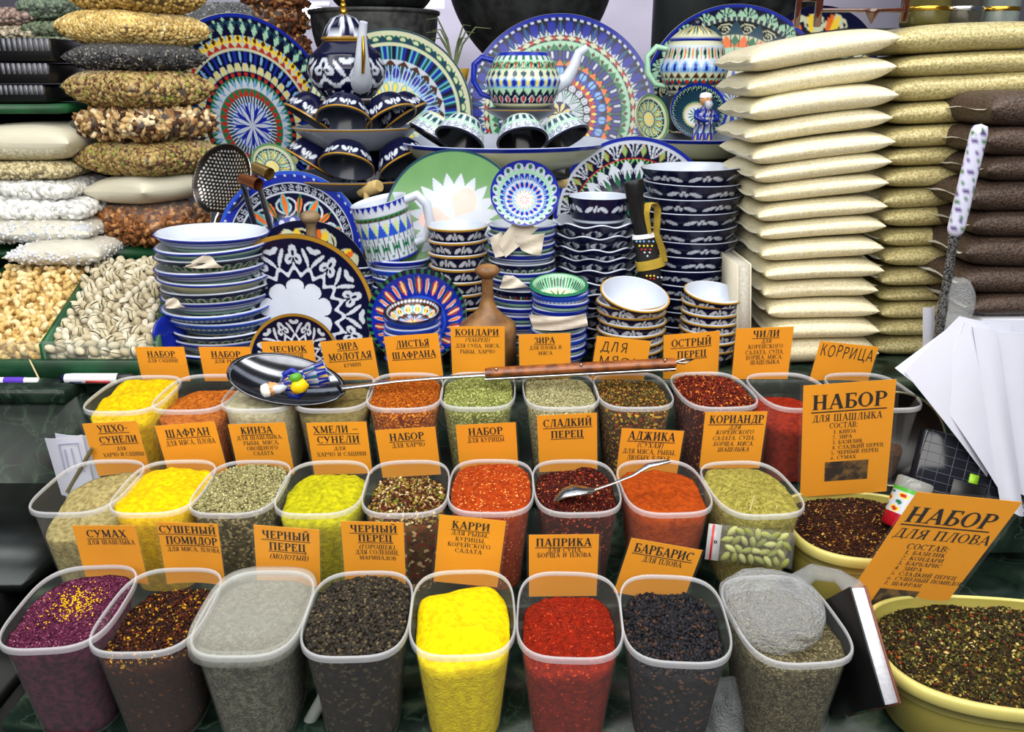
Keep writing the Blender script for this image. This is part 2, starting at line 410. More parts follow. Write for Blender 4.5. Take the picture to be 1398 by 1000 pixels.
# per tub: tub label, powder label, level, mound, wobble, material args, grains
G_ = dict
SPICES = {
 'C': [
  G_(n='ground purple sumac with yellow specks', lv=-.012, md=.006, wb=0.0034, m=('sumac_powder', (92, 34, 62), (50, 14, 34)), gr=(OCT, 2600, (.0010, .0018), [(5, (112, 46, 76)), (3, (80, 26, 52)), (1, (150, 86, 116))]), sp=(.012, .018, .02, (250, 190, 20))),
  G_(n='dark dried tomato flakes with golden seeds', lv=-.028, md=.004, wb=0.0041, m=('dried_tomato', (34, 14, 8), (58, 26, 10), (330, [(.96, (100, 56, 20))])), gr=(FLAKE, 2300, (.0014, .003), [(7, (40, 16, 9)), (3, (84, 36, 14)), (1.2, (190, 140, 30)), (.6, (120, 50, 20))])),
  G_(n='ground black pepper under a milky lid', lv=-.010, md=.003, wb=0.0014, m=('ground_pepper', (124, 122, 104), (84, 82, 70), (700, [(.8, (60, 60, 50))]))),
  G_(n='whole black peppercorns filled to the brim', lv=-.006, md=.010, wb=0.0027, m=('peppercorn_mass', (40, 34, 26), (22, 18, 14), (260, [(.85, (78, 66, 48))])), gr=(ICO, 1900, (.0022, .0030), [(6, (38, 34, 28)), (3, (58, 50, 38)), (1, (92, 80, 56))])),
  G_(n='bright lemon yellow curry powder', lv=-.022, md=.014, wb=0.0068, m=('yellow_curry', (250, 226, 10), (236, 204, 6)), fq=60),
  G_(n='red paprika powder with a darker hollow', lv=-.030, md=.008, wb=0.0054, m=('red_paprika', (150, 34, 12), (120, 24, 8), (500, [(.97, (190, 70, 34))])), gr=(OCT, 1500, (.0008, .0013), [(4, (158, 42, 14)), (2, (120, 24, 8))])),
  G_(n='black dried barberries', lv=-.022, md=.006, wb=0.0041, m=('barberry_mass', (22, 22, 30), (46, 42, 46), (300, [(.9, (100, 70, 50))])), gr=(ICO, 1500, None, [(6, (18, 18, 23)), (3, (34, 33, 40)), (1, (70, 48, 36))])),
  G_(n='grey green cumin seed under a plastic bag', lv=-.016, md=.004, wb=0.0027, m=('cumin_mass', (96, 88, 64), (62, 56, 40), (620, [(.8, (126, 118, 86))])))],
 'B': [
  G_(n='pale khaki ground herb mix heaped to the back', lv=-.036, md=.006, wb=0.0041, tl=(.12, .22), m=('khaki_powder', (186, 172, 116), (150, 134, 82))),
  G_(n='golden yellow saffron powder', lv=-.010, md=.008, wb=0.0041, m=('golden_powder', (252, 212, 8), (236, 186, 6))),
  G_(n='whole coriander seeds, greenish tan', lv=-.006, md=.006, wb=0.0020, m=('coriander_mass', (110, 104, 70), (70, 66, 42), (300, [(.8, (160, 152, 110))])), gr=(ICO, 2600, (.0016, .0022), [(5, (152, 146, 100)), (3, (122, 118, 74)), (1, (190, 182, 130))])),
  G_(n='lime yellow ground herb mix', lv=-.020, md=.012, wb=0.0041, m=('lime_powder', (206, 200, 22), (172, 168, 20))),
  G_(n='coarse mix of pale chips, green and dark flakes', lv=-.026, md=.008, wb=0.0041, m=('mixed_mass', (70, 38, 18), (110, 84, 40), (200, [(.85, (200, 180, 130)), (.85, (120, 40, 20))])), gr=(FLAKE, 1500, (.0022, .0044), [(4, (92, 40, 20)), (3, (150, 120, 50)), (2, (214, 192, 140)), (2, (48, 26, 14)), (1, (110, 120, 30))])),
  G_(n='orange red ground mix heaped above the rim', lv=-.006, md=.014, wb=0.0041, m=('orange_red_powder', (180, 68, 18), (156, 50, 12), (600, [(.96, (250, 170, 90))])), dn=[(.03, -.028, .009, .006)]),
  G_(n='dark red sweet pepper flakes', lv=-.014, md=.006, wb=0.0041, m=('sweet_pepper_mass', (74, 18, 10), (46, 10, 8), (420, [(.93, (170, 70, 40))])), gr=(FLAKE, 2300, (.0013, .0026), [(6, (88, 22, 12)), (4, (54, 12, 10)), (1, (176, 70, 34)), (.4, (214, 150, 80))])),
  G_(n='orange dry hot seasoning powder', lv=-.014, md=.008, wb=0.0041, m=('adjika_powder', (182, 76, 16), (158, 60, 12)), dn=[(.005, -.02, .02, .006)]),
  G_(n='olive green ground coriander', lv=-.010, md=.010, wb=0.0041, m=('olive_powder', (176, 166, 80), (140, 132, 56), (600, [(.9, (100, 92, 40))])))],
 'A': [
  G_(n='yellow powder heaped in the leftmost back row tub', lv=-.014, md=.006, wb=0.0041, tl=(.05, .12), m=('golden_powder_back', (244, 208, 10), (218, 176, 8))),
  G_(n='orange brown fish seasoning', lv=-.026, md=.006, wb=0.0027, m=('fish_mix', (206, 118, 34), (168, 84, 24), (500, [(.92, (120, 40, 10))]))),
  G_(n='pale cream dried garlic powder', lv=-.008, md=.010, wb=0.0027, m=('garlic_powder', (214, 208, 176), (190, 184, 146))),
  G_(n='grey olive ground cumin', lv=-.022, md=.003, wb=0.0027, m=('ground_cumin', (140, 126, 74), (112, 98, 54))),
  G_(n='orange safflower threads', lv=-.008, md=.004, wb=0.0027, m=('safflower_mass', (178, 90, 24), (120, 46, 14), (500, [(.8, (236, 150, 40))])), gr=(FLAKE, 2400, 'thread', [(5, (206, 118, 20)), (3, (170, 70, 12)), (1, (120, 40, 12))])),
  G_(n='crumbled green savory herb', lv=-.008, md=.004, wb=0.0041, m=('green_herb_mass', (140, 146, 78), (104, 112, 52), (500, [(.8, (190, 194, 120))])), gr=(FLAKE, 2600, (.0010, .0019), [(5, (160, 164, 92)), (4, (112, 124, 52)), (1, (206, 208, 140))])),
  G_(n='pale green whole cumin seed', lv=-.010, md=.004, wb=0.0041, m=('cumin_seed_mass', (158, 152, 108), (118, 112, 70), (500, [(.8, (206, 200, 152))])), gr=(ICO, 2600, 'seed', [(5, (184, 180, 136)), (4, (146, 140, 94)), (1, (84, 78, 46))]), dn=[(0, .05, .03, .006)]),
  G_(n='speckled meat seasoning of yellow, brown and green bits', lv=-.012, md=.005, wb=0.0027, m=('meat_mix_mass', (62, 40, 20), (92, 66, 30), (330, [(.85, (206, 160, 50)), (.9, (110, 110, 40)), (.92, (150, 50, 20))])), gr=(FLAKE, 2000, (.0014, .0026), [(5, (96, 62, 26)), (2, (176, 136, 56)), (4, (50, 30, 16)), (1.5, (100, 102, 44))])),
  G_(n='crushed hot pepper flakes, dark red', lv=-.006, md=.010, wb=0.0027, m=('hot_pepper_mass', (92, 24, 10), (52, 14, 8), (420, [(.92, (214, 120, 40))])), gr=(FLAKE, 2300, (.0012, .0026), [(6, (126, 34, 12)), (4, (66, 16, 8)), (1, (226, 130, 44))])),
  G_(n='brick red chili powder low in the tub', lv=-.040, md=.004, wb=0.0027, m=('chili_powder', (164, 44, 14), (130, 28, 10))),
  G_(n='cinnamon brown powder low in the tub', lv=-.085, md=.003, wb=0.0027, m=('cinnamon_powder', (98, 64, 40), (74, 46, 28)))]}
ORD = ['first', 'second', 'third', 'fourth', 'fifth', 'sixth', 'seventh', 'eighth', 'ninth', 'tenth', 'eleventh']
ROWN = {'C': 'front', 'B': 'middle', 'A': 'back'}
CONT = {'C': ['purple sumac', 'dark tomato flakes', 'ground pepper', 'peppercorns', 'lemon yellow curry', 'red paprika', 'black barberries', 'grey cumin'],
        'B': ['pale khaki powder', 'golden powder', 'coriander seeds', 'lime yellow powder', 'pale chips and flakes', 'mounded orange red powder', 'dark red pepper flakes', 'orange powder and a spoon', 'olive green powder'],
        'A': ['yellow powder', 'orange brown mix', 'cream garlic powder', 'grey olive powder', 'orange threads', 'green herb', 'pale cumin seed', 'speckled seeds', 'hot red flakes', 'low red chili powder', 'brown powder']}
def grains_on(mb, top, sz, o, gr, n=3.4):
    (bv, bf), cnt, sr, pal = gr
    a = rng.uniform(0, 2*np.pi, cnt); k = np.sqrt(rng.uniform(0, 1, cnt)) * .965
    c, s_ = np.cos(a), np.sin(a); r = (np.abs(c)**n + np.abs(s_)**n) ** (-1/n)
    x = c * r * k * sz[0] / 2; y = s_ * r * k * sz[1] / 2
    if sr is None: sc = np.stack([rng.uniform(.0034, .0046, cnt), rng.uniform(.0018, .0024, cnt), rng.uniform(.0015, .002, cnt)], -1)
    elif sr == 'thread': sc = np.stack([rng.uniform(.003, .005, cnt), np.full(cnt, .0005), np.full(cnt, .0006)], -1)
    elif sr == 'seed': sc = np.stack([rng.uniform(.002, .003, cnt), np.full(cnt, .0006), np.full(cnt, .0006)], -1)
    else:
        b = rng.uniform(sr[0], sr[1], cnt); sc = np.stack([b, b * rng.uniform(.6, 1, cnt), b * rng.uniform(.6, 1, cnt)], -1)
    z = top(x, y, k) + sc.max(1) * rng.uniform(-.1, .7, cnt)
    mb.scatter(bv, bf, np.stack([x, y, z], -1), sc, palette(pal, cnt))
for row in 'ABC':
    for i, (x, y, yaw) in enumerate(FIT[row]):
        s = SPICES[row][i]; z = RIMZ[row]
        lbl = f"clear plastic tub of {CONT[row][i]} in the {ROWN[row]} row"
        if row == 'C' and i == 2: lbl = 'clear plastic tub of ground pepper closed by a milky lid, front row'
        t = tub(lbl, (x, y, z), yaw, 'clear tubs of the %s row' % ROWN[row], lid=(row == 'C' and i == 2))
        mb, top, sz, o = heap(TW, TL, TH, s['lv'], s['md'], s['wb'], tilt=s.get('tl', (0, 0)), dent=s.get('dn'), freq=s.get('fq', 90))
        m = s['m']; mt = powder(m[0], m[1], m[2], m[3] if len(m) > 3 else None)
        c = thing('spice', s['n'], 'spice', (x, y, z), (0, 0, R(yaw))); c['kind'] = 'stuff'
        mb.build('powder' if not s.get('gr') else 'filling', mt, c, kind='stuff')
        if s.get('gr'):
            g = MB(); grains_on(g, top, sz, o, s['gr'])
            if s.get('sp'):
                k = 260; px = rng.normal(0, .014, k); py = rng.normal(.01, .018, k); kk = np.zeros(k) + .3
                g.scatter(OCT[0], OCT[1], np.stack([px, py, top(px, py, kk) + .0015], -1), np.full((k, 3), .0011), palette([(1, s['sp'][3])], k))
            g.build('loose_grains', GRAIN, c, smooth=False, kind='stuff')
# ------------------------------------------------------------------ lettering: a small serif stroke alphabet
GL = {
'А': (.84, 't .1 0 .42 1;d .42 1 .74 0;h .22 .6 .32;s .1 0;s .74 0'), 'Б': (.74, 'V .2 0 1;h .2 .66 .965;t .65 .78 .65 .98;c .38 .27 .28 .26 -90 90;h .2 .4 .035;h .2 .4 .52'),
'В': (.74, 'V .2 0 1;c .4 .75 .2 .215 -90 90;c .42 .27 .25 .235 -90 90;h .2 .42 .965;h .2 .42 .52;h .2 .42 .035'), 'Г': (.68, 'V .2 0 1;h .2 .64 .965;t .63 .76 .63 .98'),
'Д': (.86, 't .2 .06 .4 .95;V .66 .06 1;h .3 .66 .965;h .05 .84 .05;t .07 -.16 .07 .05;t .82 -.16 .82 .05'), 'Е': (.72, 'V .2 0 1;h .2 .64 .965;h .2 .5 .52;h .2 .66 .035;t .63 .78 .63 .98;t .66 .02 .66 .22;t .5 .42 .5 .62'),
'Ж': (1.16, 'V .58 0 1;t .2 .98 .5 .52;d .46 .55 .18 .02;t .96 .98 .66 .52;d .7 .55 .98 .02;s .14 0;s 1.02 0;s .18 .97;s .98 .97'), 'З': (.64, 'c .3 .75 .22 .215 -90 150;c .3 .27 .27 .235 -150 90;t .08 .7 .08 .95'),
'И': (.92, 'V .2 0 1;V .72 0 1;t .24 .1 .68 .9'), 'Й': (.92, 'V .2 0 1;V .72 0 1;t .24 .1 .68 .9;c .46 1.26 .15 .12 180 360'), 'К': (.82, 'V .2 0 1;t .3 .5 .62 .95;d .38 .58 .7 .02;s .64 .97;s .72 0'),
'Л': (.86, 't .16 .02 .38 .95;V .66 0 1;h .3 .66 .965;s .13 0'), 'М': (1.04, 'T .16 0 1;V .86 0 1;d .18 .96 .5 .1;t .5 .1 .84 .95'), 'Н': (.92, 'V .2 0 1;V .72 0 1;h .2 .72 .5'), 'О': (.88, 'c .44 .5 .34 .465 0 360'),
'П': (.92, 'V .2 0 1;V .72 0 1;h .2 .72 .965'), 'Р': (.72, 'V .2 0 1;c .4 .73 .25 .235 -90 90;h .2 .42 .965;h .2 .42 .5'), 'С': (.82, 'c .44 .5 .34 .465 42 318;t .73 .72 .73 .97'), 'Т': (.8, 'V .4 0 1;h .06 .74 .965;t .07 .76 .07 .98;t .73 .76 .73 .98'),
'У': (.82, 'd .12 .97 .44 .36;t .7 .97 .3 .05;s .12 .97;s .7 .97;h .16 .32 .06'), 'Х': (.86, 'd .14 .97 .7 .03;t .7 .97 .14 .03;s .14 0;s .7 0;s .14 .97;s .7 .97'), 'Ц': (.94, 'V .2 0 1;V .68 0 1;h .2 .88 .035;t .87 -.2 .87 .04'),
'Ч': (.86, 'V .66 0 1;v .2 .6 1;c .42 .62 .22 .2 180 270;h .42 .66 .43;s .2 .97'), 'Ш': (1.28, 'V .2 0 1;V .62 0 1;V 1.04 0 1;h .2 1.04 .035'), 'Щ': (1.32, 'V .2 0 1;V .6 0 1;V 1.0 0 1;h .2 1.22 .035;t 1.21 -.2 1.21 .04'),
'Ы': (1.06, 'V .2 0 1;c .4 .28 .22 .235 -90 90;h .2 .4 .035;h .2 .4 .51;V .86 0 1'), 'Ь': (.72, 'V .2 0 1;c .4 .28 .24 .235 -90 90;h .2 .4 .035;h .2 .4 .51'), 'Ю': (1.2, 'V .2 0 1;h .2 .5 .5;c .76 .5 .3 .465 0 360'),
'Я': (.8, 'V .62 0 1;c .42 .73 .24 .235 90 270;h .42 .62 .965;h .42 .62 .5;d .46 .5 .16 .02;s .14 0'), 'Ф': (1.0, 'V .5 0 1;c .5 .5 .38 .28 0 360'),
'1': (.5, 'V .28 0 1;t .1 .8 .26 .97'), '2': (.6, 'c .3 .74 .2 .23 -30 170;t .45 .6 .1 .04;h .08 .54 .05'), '3': (.6, 'c .28 .75 .18 .215 -90 150;c .28 .27 .22 .235 -150 90'), '4': (.62, 'v .42 0 1;t .4 .97 .06 .3;h .06 .58 .28'),
'5': (.6, 'h .14 .52 .96;t .14 .55 .14 .97;c .28 .3 .22 .26 -150 110'), '6': (.62, 'c .3 .3 .2 .27 0 360;t .12 .35 .44 .97'), '7': (.6, 'h .08 .54 .96;d .52 .94 .22 0'),
'.': (.34, 'p .14 .07'), ',': (.34, 'p .14 .07;t .18 .06 .08 -.16'), ':': (.34, 'p .16 .1;p .16 .6'), '(': (.42, 'c .42 .45 .3 .62 115 245'), ')': (.42, 'c .0 .45 .3 .62 -65 65'), '-': (.5, 'h .08 .4 .45'), '–': (.8, 'h .06 .7 .45'), ' ': (.42, ''), "'": (.2, 't .08 .95 .1 .7')}
GL['в'] = GL['В']
def glyph_quads(ch, hand=False, wt=.17, th=.065):
    wd, spec = GL[ch]; q = []
    def seg(x0, y0, x1, y1, t):
        dx, dy = x1 - x0, y1 - y0; l = math.hypot(dx, dy) or 1; nx, ny = -dy / l * t / 2, dx / l * t / 2
        q.append([(x0+nx, y0+ny), (x0-nx, y0-ny), (x1-nx, y1-ny), (x1+nx, y1+ny)])
    if hand: wt = th = .10
    for c in spec.split(';'):
        if not c: continue
        k, *a = c.split(); a = [float(z) for z in a]
        if k in 'VvT':
            w_ = wt if k != 'T' else th
            seg(a[0], a[1], a[0], a[2], w_)
            if k != 'v' and not hand:
                for yy in (a[1] + .025, a[2] - .025): seg(a[0] - .17, yy, a[0] + .17, yy, .05)
        elif k == 'h': seg(a[0], a[2], a[1], a[2], th)
        elif k == 'd': seg(*a, wt * 1.02)
        elif k == 't': seg(*a, th)
        elif k == 's':
            if not hand: seg(a[0] - .15, abs(a[1] - .025), a[0] + .15, abs(a[1] - .025), .05)
        elif k == 'p': q.append([(a[0]-.07, a[1]+.07), (a[0]-.07, a[1]-.07), (a[0]+.07, a[1]-.07), (a[0]+.07, a[1]+.07)])
        elif k == 'c':
            cx, cy, rx, ry, a0, a1 = a; n = max(5, int(abs(a1 - a0) / 24)); pr = None
            for i in range(n + 1):
                t = R(a0 + (a1 - a0) * i / n); tt = th + (wt - th) * abs(math.cos(t)) ** 1.3
                o = (cx + (rx + tt / 2) * math.cos(t), cy + (ry + th / 2) * math.sin(t)); n_ = (cx + (rx - tt / 2) * math.cos(t), cy + (ry - th / 2) * math.sin(t))
                if pr: q.append([pr[0], pr[1], n_, o])
                pr = (o, n_)
    return wd, q
def text_quads(s, x0, x1, ytop, cap, italic=False, hand=False, bold=1.0):
    """quads of a line of writing fitted between x0 and x1; y grows upward"""
    tot = 0; parts = []
    for ch in s:
        wd, q = glyph_quads(ch, hand, .155 * bold, .06 * bold); parts.append((tot, q)); tot += wd + .06
    k = (x1 - x0) / tot; out = []
    for off, q in parts:
        dy = rng.uniform(-.08, .08) if hand else 0
        for qd in q:
            out.append([(x0 + (off + x + (y * .25 if italic else 0)) * k, ytop - cap + (y + dy) * cap) for x, y in qd])
    return out
ORANGE = mat('orange_card', (255, 166, 6), .55, noise=.06, nscale=8)
INK = mat('black_ink', (14, 10, 8), .6, noise=.05)
PHOTO = mat('printed_photo', (120, 88, 40), .5, noise=.9, nscale=70, rgb2=(34, 22, 12))
def sign(label, TLp, TRp, y, Hs, lines, lean=8, curl=.0, name='price_card', hand=False, photo=None, yTR=None, margin=.0028, twist=0):
    """laminated orange card standing at depth y: corners measured in the photograph"""
    a = P(*TLp, y); b = P(*TRp, y if yTR is None else yTR); W = (b - a).length; xd = (b - a).normalized()
    down = Matrix.Rotation(R(lean), 3, xd) @ (Vector((0, 0, -1)) - xd * (Vector((0, 0, -1)).dot(xd))).normalized()
    if twist: down = (down + xd * twist).normalized()
    nrm = xd.cross(down) * -1.0
    if nrm.y > 0: nrm = -nrm
    c = (a + b) / 2 + down * Hs
    t = thing(name, label, 'sign', c)
    def pt(x, yy, off):          # x from the left in metres, yy down in metres
        s = x / W - .5
        return tuple(((a + xd * x + down * yy) + nrm * (off + curl * (s * s * 4 - .33) * (yy / Hs) * -1.0)) - c)
    NX, NY = 8, 6
    def sheet(x0, x1, y0, y1, off):
        return np.array([[pt(x0 + (x1 - x0) * i / NX, y0 + (y1 - y0) * j / NY, off) for i in range(NX + 1)] for j in range(NY + 1)])
    f = sheet(0, W, 0, Hs, 0); bk = sheet(0, W, 0, Hs, -.0004)
    mb = MB().grid(f, flip=True).grid(bk)
    mb.grid(np.stack([f[0], bk[0]])); mb.grid(np.stack([f[-1], bk[-1]]), flip=True)
    mb.grid(np.stack([f[:, 0], bk[:, 0]]), flip=True); mb.grid(np.stack([f[:, -1], bk[:, -1]]))
    mb.build('card', ORANGE, t)
    e = margin
    lm = MB().grid(sheet(-e, W + e, -e, Hs, .0012), flip=True); lm.build('laminate', LAM, t)
    q = []
    for ln in lines:
        s, x0, x1, yt, cap = ln[:5]; st = ln[5] if len(ln) > 5 else ''
        q += text_quads(s, x0 * W, x1 * W, -yt * W, cap * W, 'i' in st, hand, 1.3 if 'u' in st else 1.0)
        if 'u' in st:
            yy = -(yt + cap * 1.14) * W; h = max(.0006, cap * W * .08)
            n = 6; xs = np.linspace(x0 * W - .001, x1 * W, n)
            for i in range(n - 1): q.append([(xs[i], yy), (xs[i], yy - h), (xs[i+1], yy - h), (xs[i+1], yy)])
    if q:
        v = np.array([pt(x, -yy, .0006) for qd in q for (x, yy) in qd])
        fc = np.arange(len(q) * 4).reshape(-1, 4)
        MB().add(v, fc).build('lettering', INK, t, smooth=False)
    if photo:
        x0, x1, y0, y1 = [k * W for k in photo]
        g = np.array([[pt(x0 + (x1-x0)*i/4, y0 + (y1-y0)*j/4, .0006) for i in range(5)] for j in range(5)])
        MB().grid(g, flip=True).build('printed_picture', PHOTO, t)
    return t
YA, YB, YC = 1.349, 1.152, .906
u = 'u'
sign('orange card at the left end of the back row, НАБОР ДЛЯ САЦИВИ', (184,474), (251,474), YA, .085, [('НАБОР', .22, .80, .09, .13, u), ('ДЛЯ САЦИВИ', .2, .83, .27, .075)])
sign('orange card behind the orange brown mix, НАБОР ДЛЯ РЫБЫ', (271,474), (341,474), YA, .085, [('НАБОР', .22, .80, .09, .13, u), ('ДЛЯ РЫБЫ', .26, .8, .27, .075)])
sign('orange card behind the ladle bowl and cream garlic powder, ЧЕСНОК', (356,467), (427,465), YA, .085, [('ЧЕСНОК', .15, .86, .1, .13, u), ('СУШЕНЫЙ', .24, .78, .28, .08), ('МОЛОТЫЙ', .3, .78, .4, .08)])
sign('orange card behind the grey olive powder, ЗИРА МОЛОТАЯ', (437,467), (508,461), YA, .085, [('ЗИРА', .3, .7, .06, .14, u), ('МОЛОТАЯ', .1, .94, .27, .15, u), ('КУМИН', .36, .7, .5, .08)])
sign('orange card behind the orange threads, ЛИСТЬЯ ШАФРАНА', (524,460), (598,455), YA, .085, [('ЛИСТЬЯ', .2, .82, .1, .14, u), ('ШАФРАНА', .1, .92, .33, .14, u)])
sign('orange card in front of the bread stamp, КОНДАРИ', (615,446), (689,446), YA, .092, [('КОНДАРИ', .08, .9, .05, .13, u), ('(ЧАБРЕЦ)', .26, .72, .23, .08, 'i'), ('ДЛЯ СУПА, МЯСА,', .08, .92, .35, .08), ('РЫБЫ, ХАРЧО', .16, .82, .47, .08)], curl=.004)
sign('orange card behind the pale cumin seed, ЗИРА', (708,457), (779,455), YA, .085, [('ЗИРА', .3, .7, .07, .13, u), ('ДЛЯ ПЛОВА И', .2, .83, .25, .08), ('МЯСА', .37, .65, .37, .08)])
sign('hand-lettered orange card beginning ДЛЯ, black edged, in the back row', (815,459), (889,466), YA, .085, [('ДЛЯ', .1, .62, .08, .2), ('МЯСА', .1, .85, .38, .18)], hand=True)
sign('orange card behind the hot red flakes, ОСТРЫЙ ПЕРЕЦ', (906,458), (983,452), YA, .085, [('ОСТРЫЙ', .14, .86, .1, .15, u), ('ПЕРЕЦ', .24, .78, .34, .14, u)], curl=.006)
sign('tall orange card reading ЧИЛИ behind the low red chili tub', (1005,449), (1084,446), YA, .115, [('ЧИЛИ', .3, .77, .05, .13, u), ('ДЛЯ', .46, .64, .22, .07), ('КОРЕЙСКОГО', .24, .85, .32, .08), ('САЛАТА, СУПА,', .2, .88, .43, .08), ('БОРЩА, МЯСА,', .22, .87, .53, .08), ('ШАШЛЫКА', .3, .82, .63, .08)])
sign('hand-lettered orange card reading КОРРИЦА, last at the right', (1120,466), (1200,474), YA, .075, [('КОРРИЦА', .04, .97, .05, .22)], hand=True, curl=-.003)
sign('orange card reading УЦХО-СУНЕЛИ behind the khaki powder tub', (112,579), (186,575), YB, .092, [('УЦХО-', .25, .82, .05, .15, u), ('СУНЕЛИ', .22, .93, .29, .15, u), ('ДЛЯ', .48, .66, .53, .075), ('ХАРЧО И САЦИВИ', .2, .98, .65, .085)], curl=-.004)
sign('orange card reading ШАФРАН behind the golden powder tub', (211,582), (293,576), YB, .092, [('ШАФРАН', .14, .88, .09, .15, u), ('ДЛЯ МЯСА, ПЛОВА', .1, .93, .3, .1)], curl=-.004)
sign('orange card reading КИНЗА behind the coriander seeds', (311,580), (389,577), YB, .092, [('КИНЗА', .2, .76, .06, .14, u), ('ДЛЯ ШАШЛЫКА,', .1, .92, .24, .08), ('РЫБЫ, МЯСА,', .2, .84, .35, .08), ('ОВОЩНОГО', .24, .8, .46, .08), ('САЛАТА', .34, .7, .57, .08)])
sign('orange card reading ХМЕЛИ-СУНЕЛИ behind the lime yellow powder', (418,578), (500,576), YB, .092, [('ХМЕЛИ –', .1, .86, .06, .14, u), ('СУНЕЛИ', .14, .86, .26, .14, u), ('ДЛЯ', .4, .6, .47, .07), ('ХАРЧО И САЦИВИ', .1, .94, .58, .08)])
sign('orange card behind the pale chips and flakes, НАБОР ДЛЯ ХАРЧО', (512,588), (594,583), YB, .085, [('НАБОР', .22, .8, .08, .14, u), ('ДЛЯ ХАРЧО', .24, .8, .27, .09)])
sign('orange card reading НАБОР ДЛЯ КУРИЦЫ behind the orange red heap', (622,581), (704,577), YB, .085, [('НАБОР', .2, .78, .07, .14, u), ('ДЛЯ КУРИЦЫ', .17, .8, .26, .09)])
sign('orange card behind the dark red pepper flakes, СЛАДКИЙ ПЕРЕЦ', (733,568), (815,564), YB, .10, [('СЛАДКИЙ', .1, .92, .08, .15, u), ('ПЕРЕЦ', .22, .78, .31, .14, u)])
sign('orange card behind the orange powder with the spoon tip, АДЖИКА', (849,585), (934,589), YB, .10, [('АДЖИКА', .12, .88, .04, .16, u), ('(СУХАЯ)', .28, .7, .24, .1, 'i'), ('ДЛЯ МЯСА, РЫБЫ,', .06, .93, .37, .09), ('ЛЮБЫХ БЛЮД', .14, .84, .49, .09)])
sign('orange card reading КОРИАНДР behind the olive green powder', (963,563), (1048,562), YB, .10, [('КОРИАНДР', .08, .96, .06, .15, u), ('ДЛЯ', .4, .6, .24, .08, 'i'), ('КОРЕЙСКОГО', .2, .82, .34, .08, 'i'), ('САЛАТА, СУПА,', .16, .86, .45, .08, 'i'), ('БОРЩА, МЯСА,', .18, .85, .56, .08, 'i'), ('ШАШЛЫКА', .26, .78, .67, .08, 'i')])
sign('orange card reading СУМАХ behind the purple sumac', (98,718), (184,718), YC, .09, [('СУМАХ', .2, .84, .08, .15, u), ('ДЛЯ ШАШЛЫКА', .17, .94, .28, .09)], curl=-.004)
sign('orange card reading СУШЕНЫЙ ПОМИДОР behind the tomato flakes', (214,713), (297,716), YC, .095, [('СУШЕНЫЙ', .02, .96, .06, .15, u), ('ПОМИДОР', .1, .96, .28, .16, u), ('ДЛЯ МЯСА, ПЛОВА', .1, .98, .5, .09)], curl=-.005)
sign('orange card reading ЧЕРНЫЙ ПЕРЕЦ МОЛОТЫЙ behind the lidded tub', (346,717), (436,724), YC, .09, [('ЧЕРНЫЙ', .12, .86, .08, .15, u), ('ПЕРЕЦ', .22, .8, .3, .15, u), ('(МОЛОТЫЙ)', .22, .82, .52, .1, 'i')])
sign('orange card reading ЧЕРНЫЙ ПЕРЕЦ ГОРОШЕК behind the peppercorns', (465,712), (551,714), YC, .095, [('ЧЕРНЫЙ', .14, .9, .06, .14, u), ('ПЕРЕЦ', .26, .82, .25, .14, u), ('(ГОРОШЕК)', .26, .84, .45, .09, 'i'), ('ДЛЯ СОЛЕНИЙ,', .2, .92, .56, .09), ('МАРИНАДОВ', .26, .86, .68, .08)], curl=-.003)
sign('orange card reading КАРРИ behind the lemon yellow curry powder', (600,703), (691,712), YC, .105, [('КАРРИ', .2, .78, .08, .14, u), ('ДЛЯ РЫБЫ,', .2, .78, .26, .08), ('КУРИЦЫ,', .27, .74, .37, .08), ('КОРЕЙСКОГО', .16, .82, .48, .08), ('САЛАТА', .28, .7, .59, .08)])
sign('orange card reading ПАПРИКА behind the red paprika powder', (722,731), (818,730), YC, .098, [('ПАПРИКА', .1, .9, .06, .14, u), ('ДЛЯ СУПА,', .26, .78, .23, .08), ('БОРЩА И ПЛОВА', .12, .9, .32, .08)])
sign('orange card reading БАРБАРИС behind the black barberries', (862,735), (959,752), YC, .088, [('БАРБАРИС', .08, .92, .06, .15, u), ('ДЛЯ ПЛОВА', .24, .8, .26, .09)])
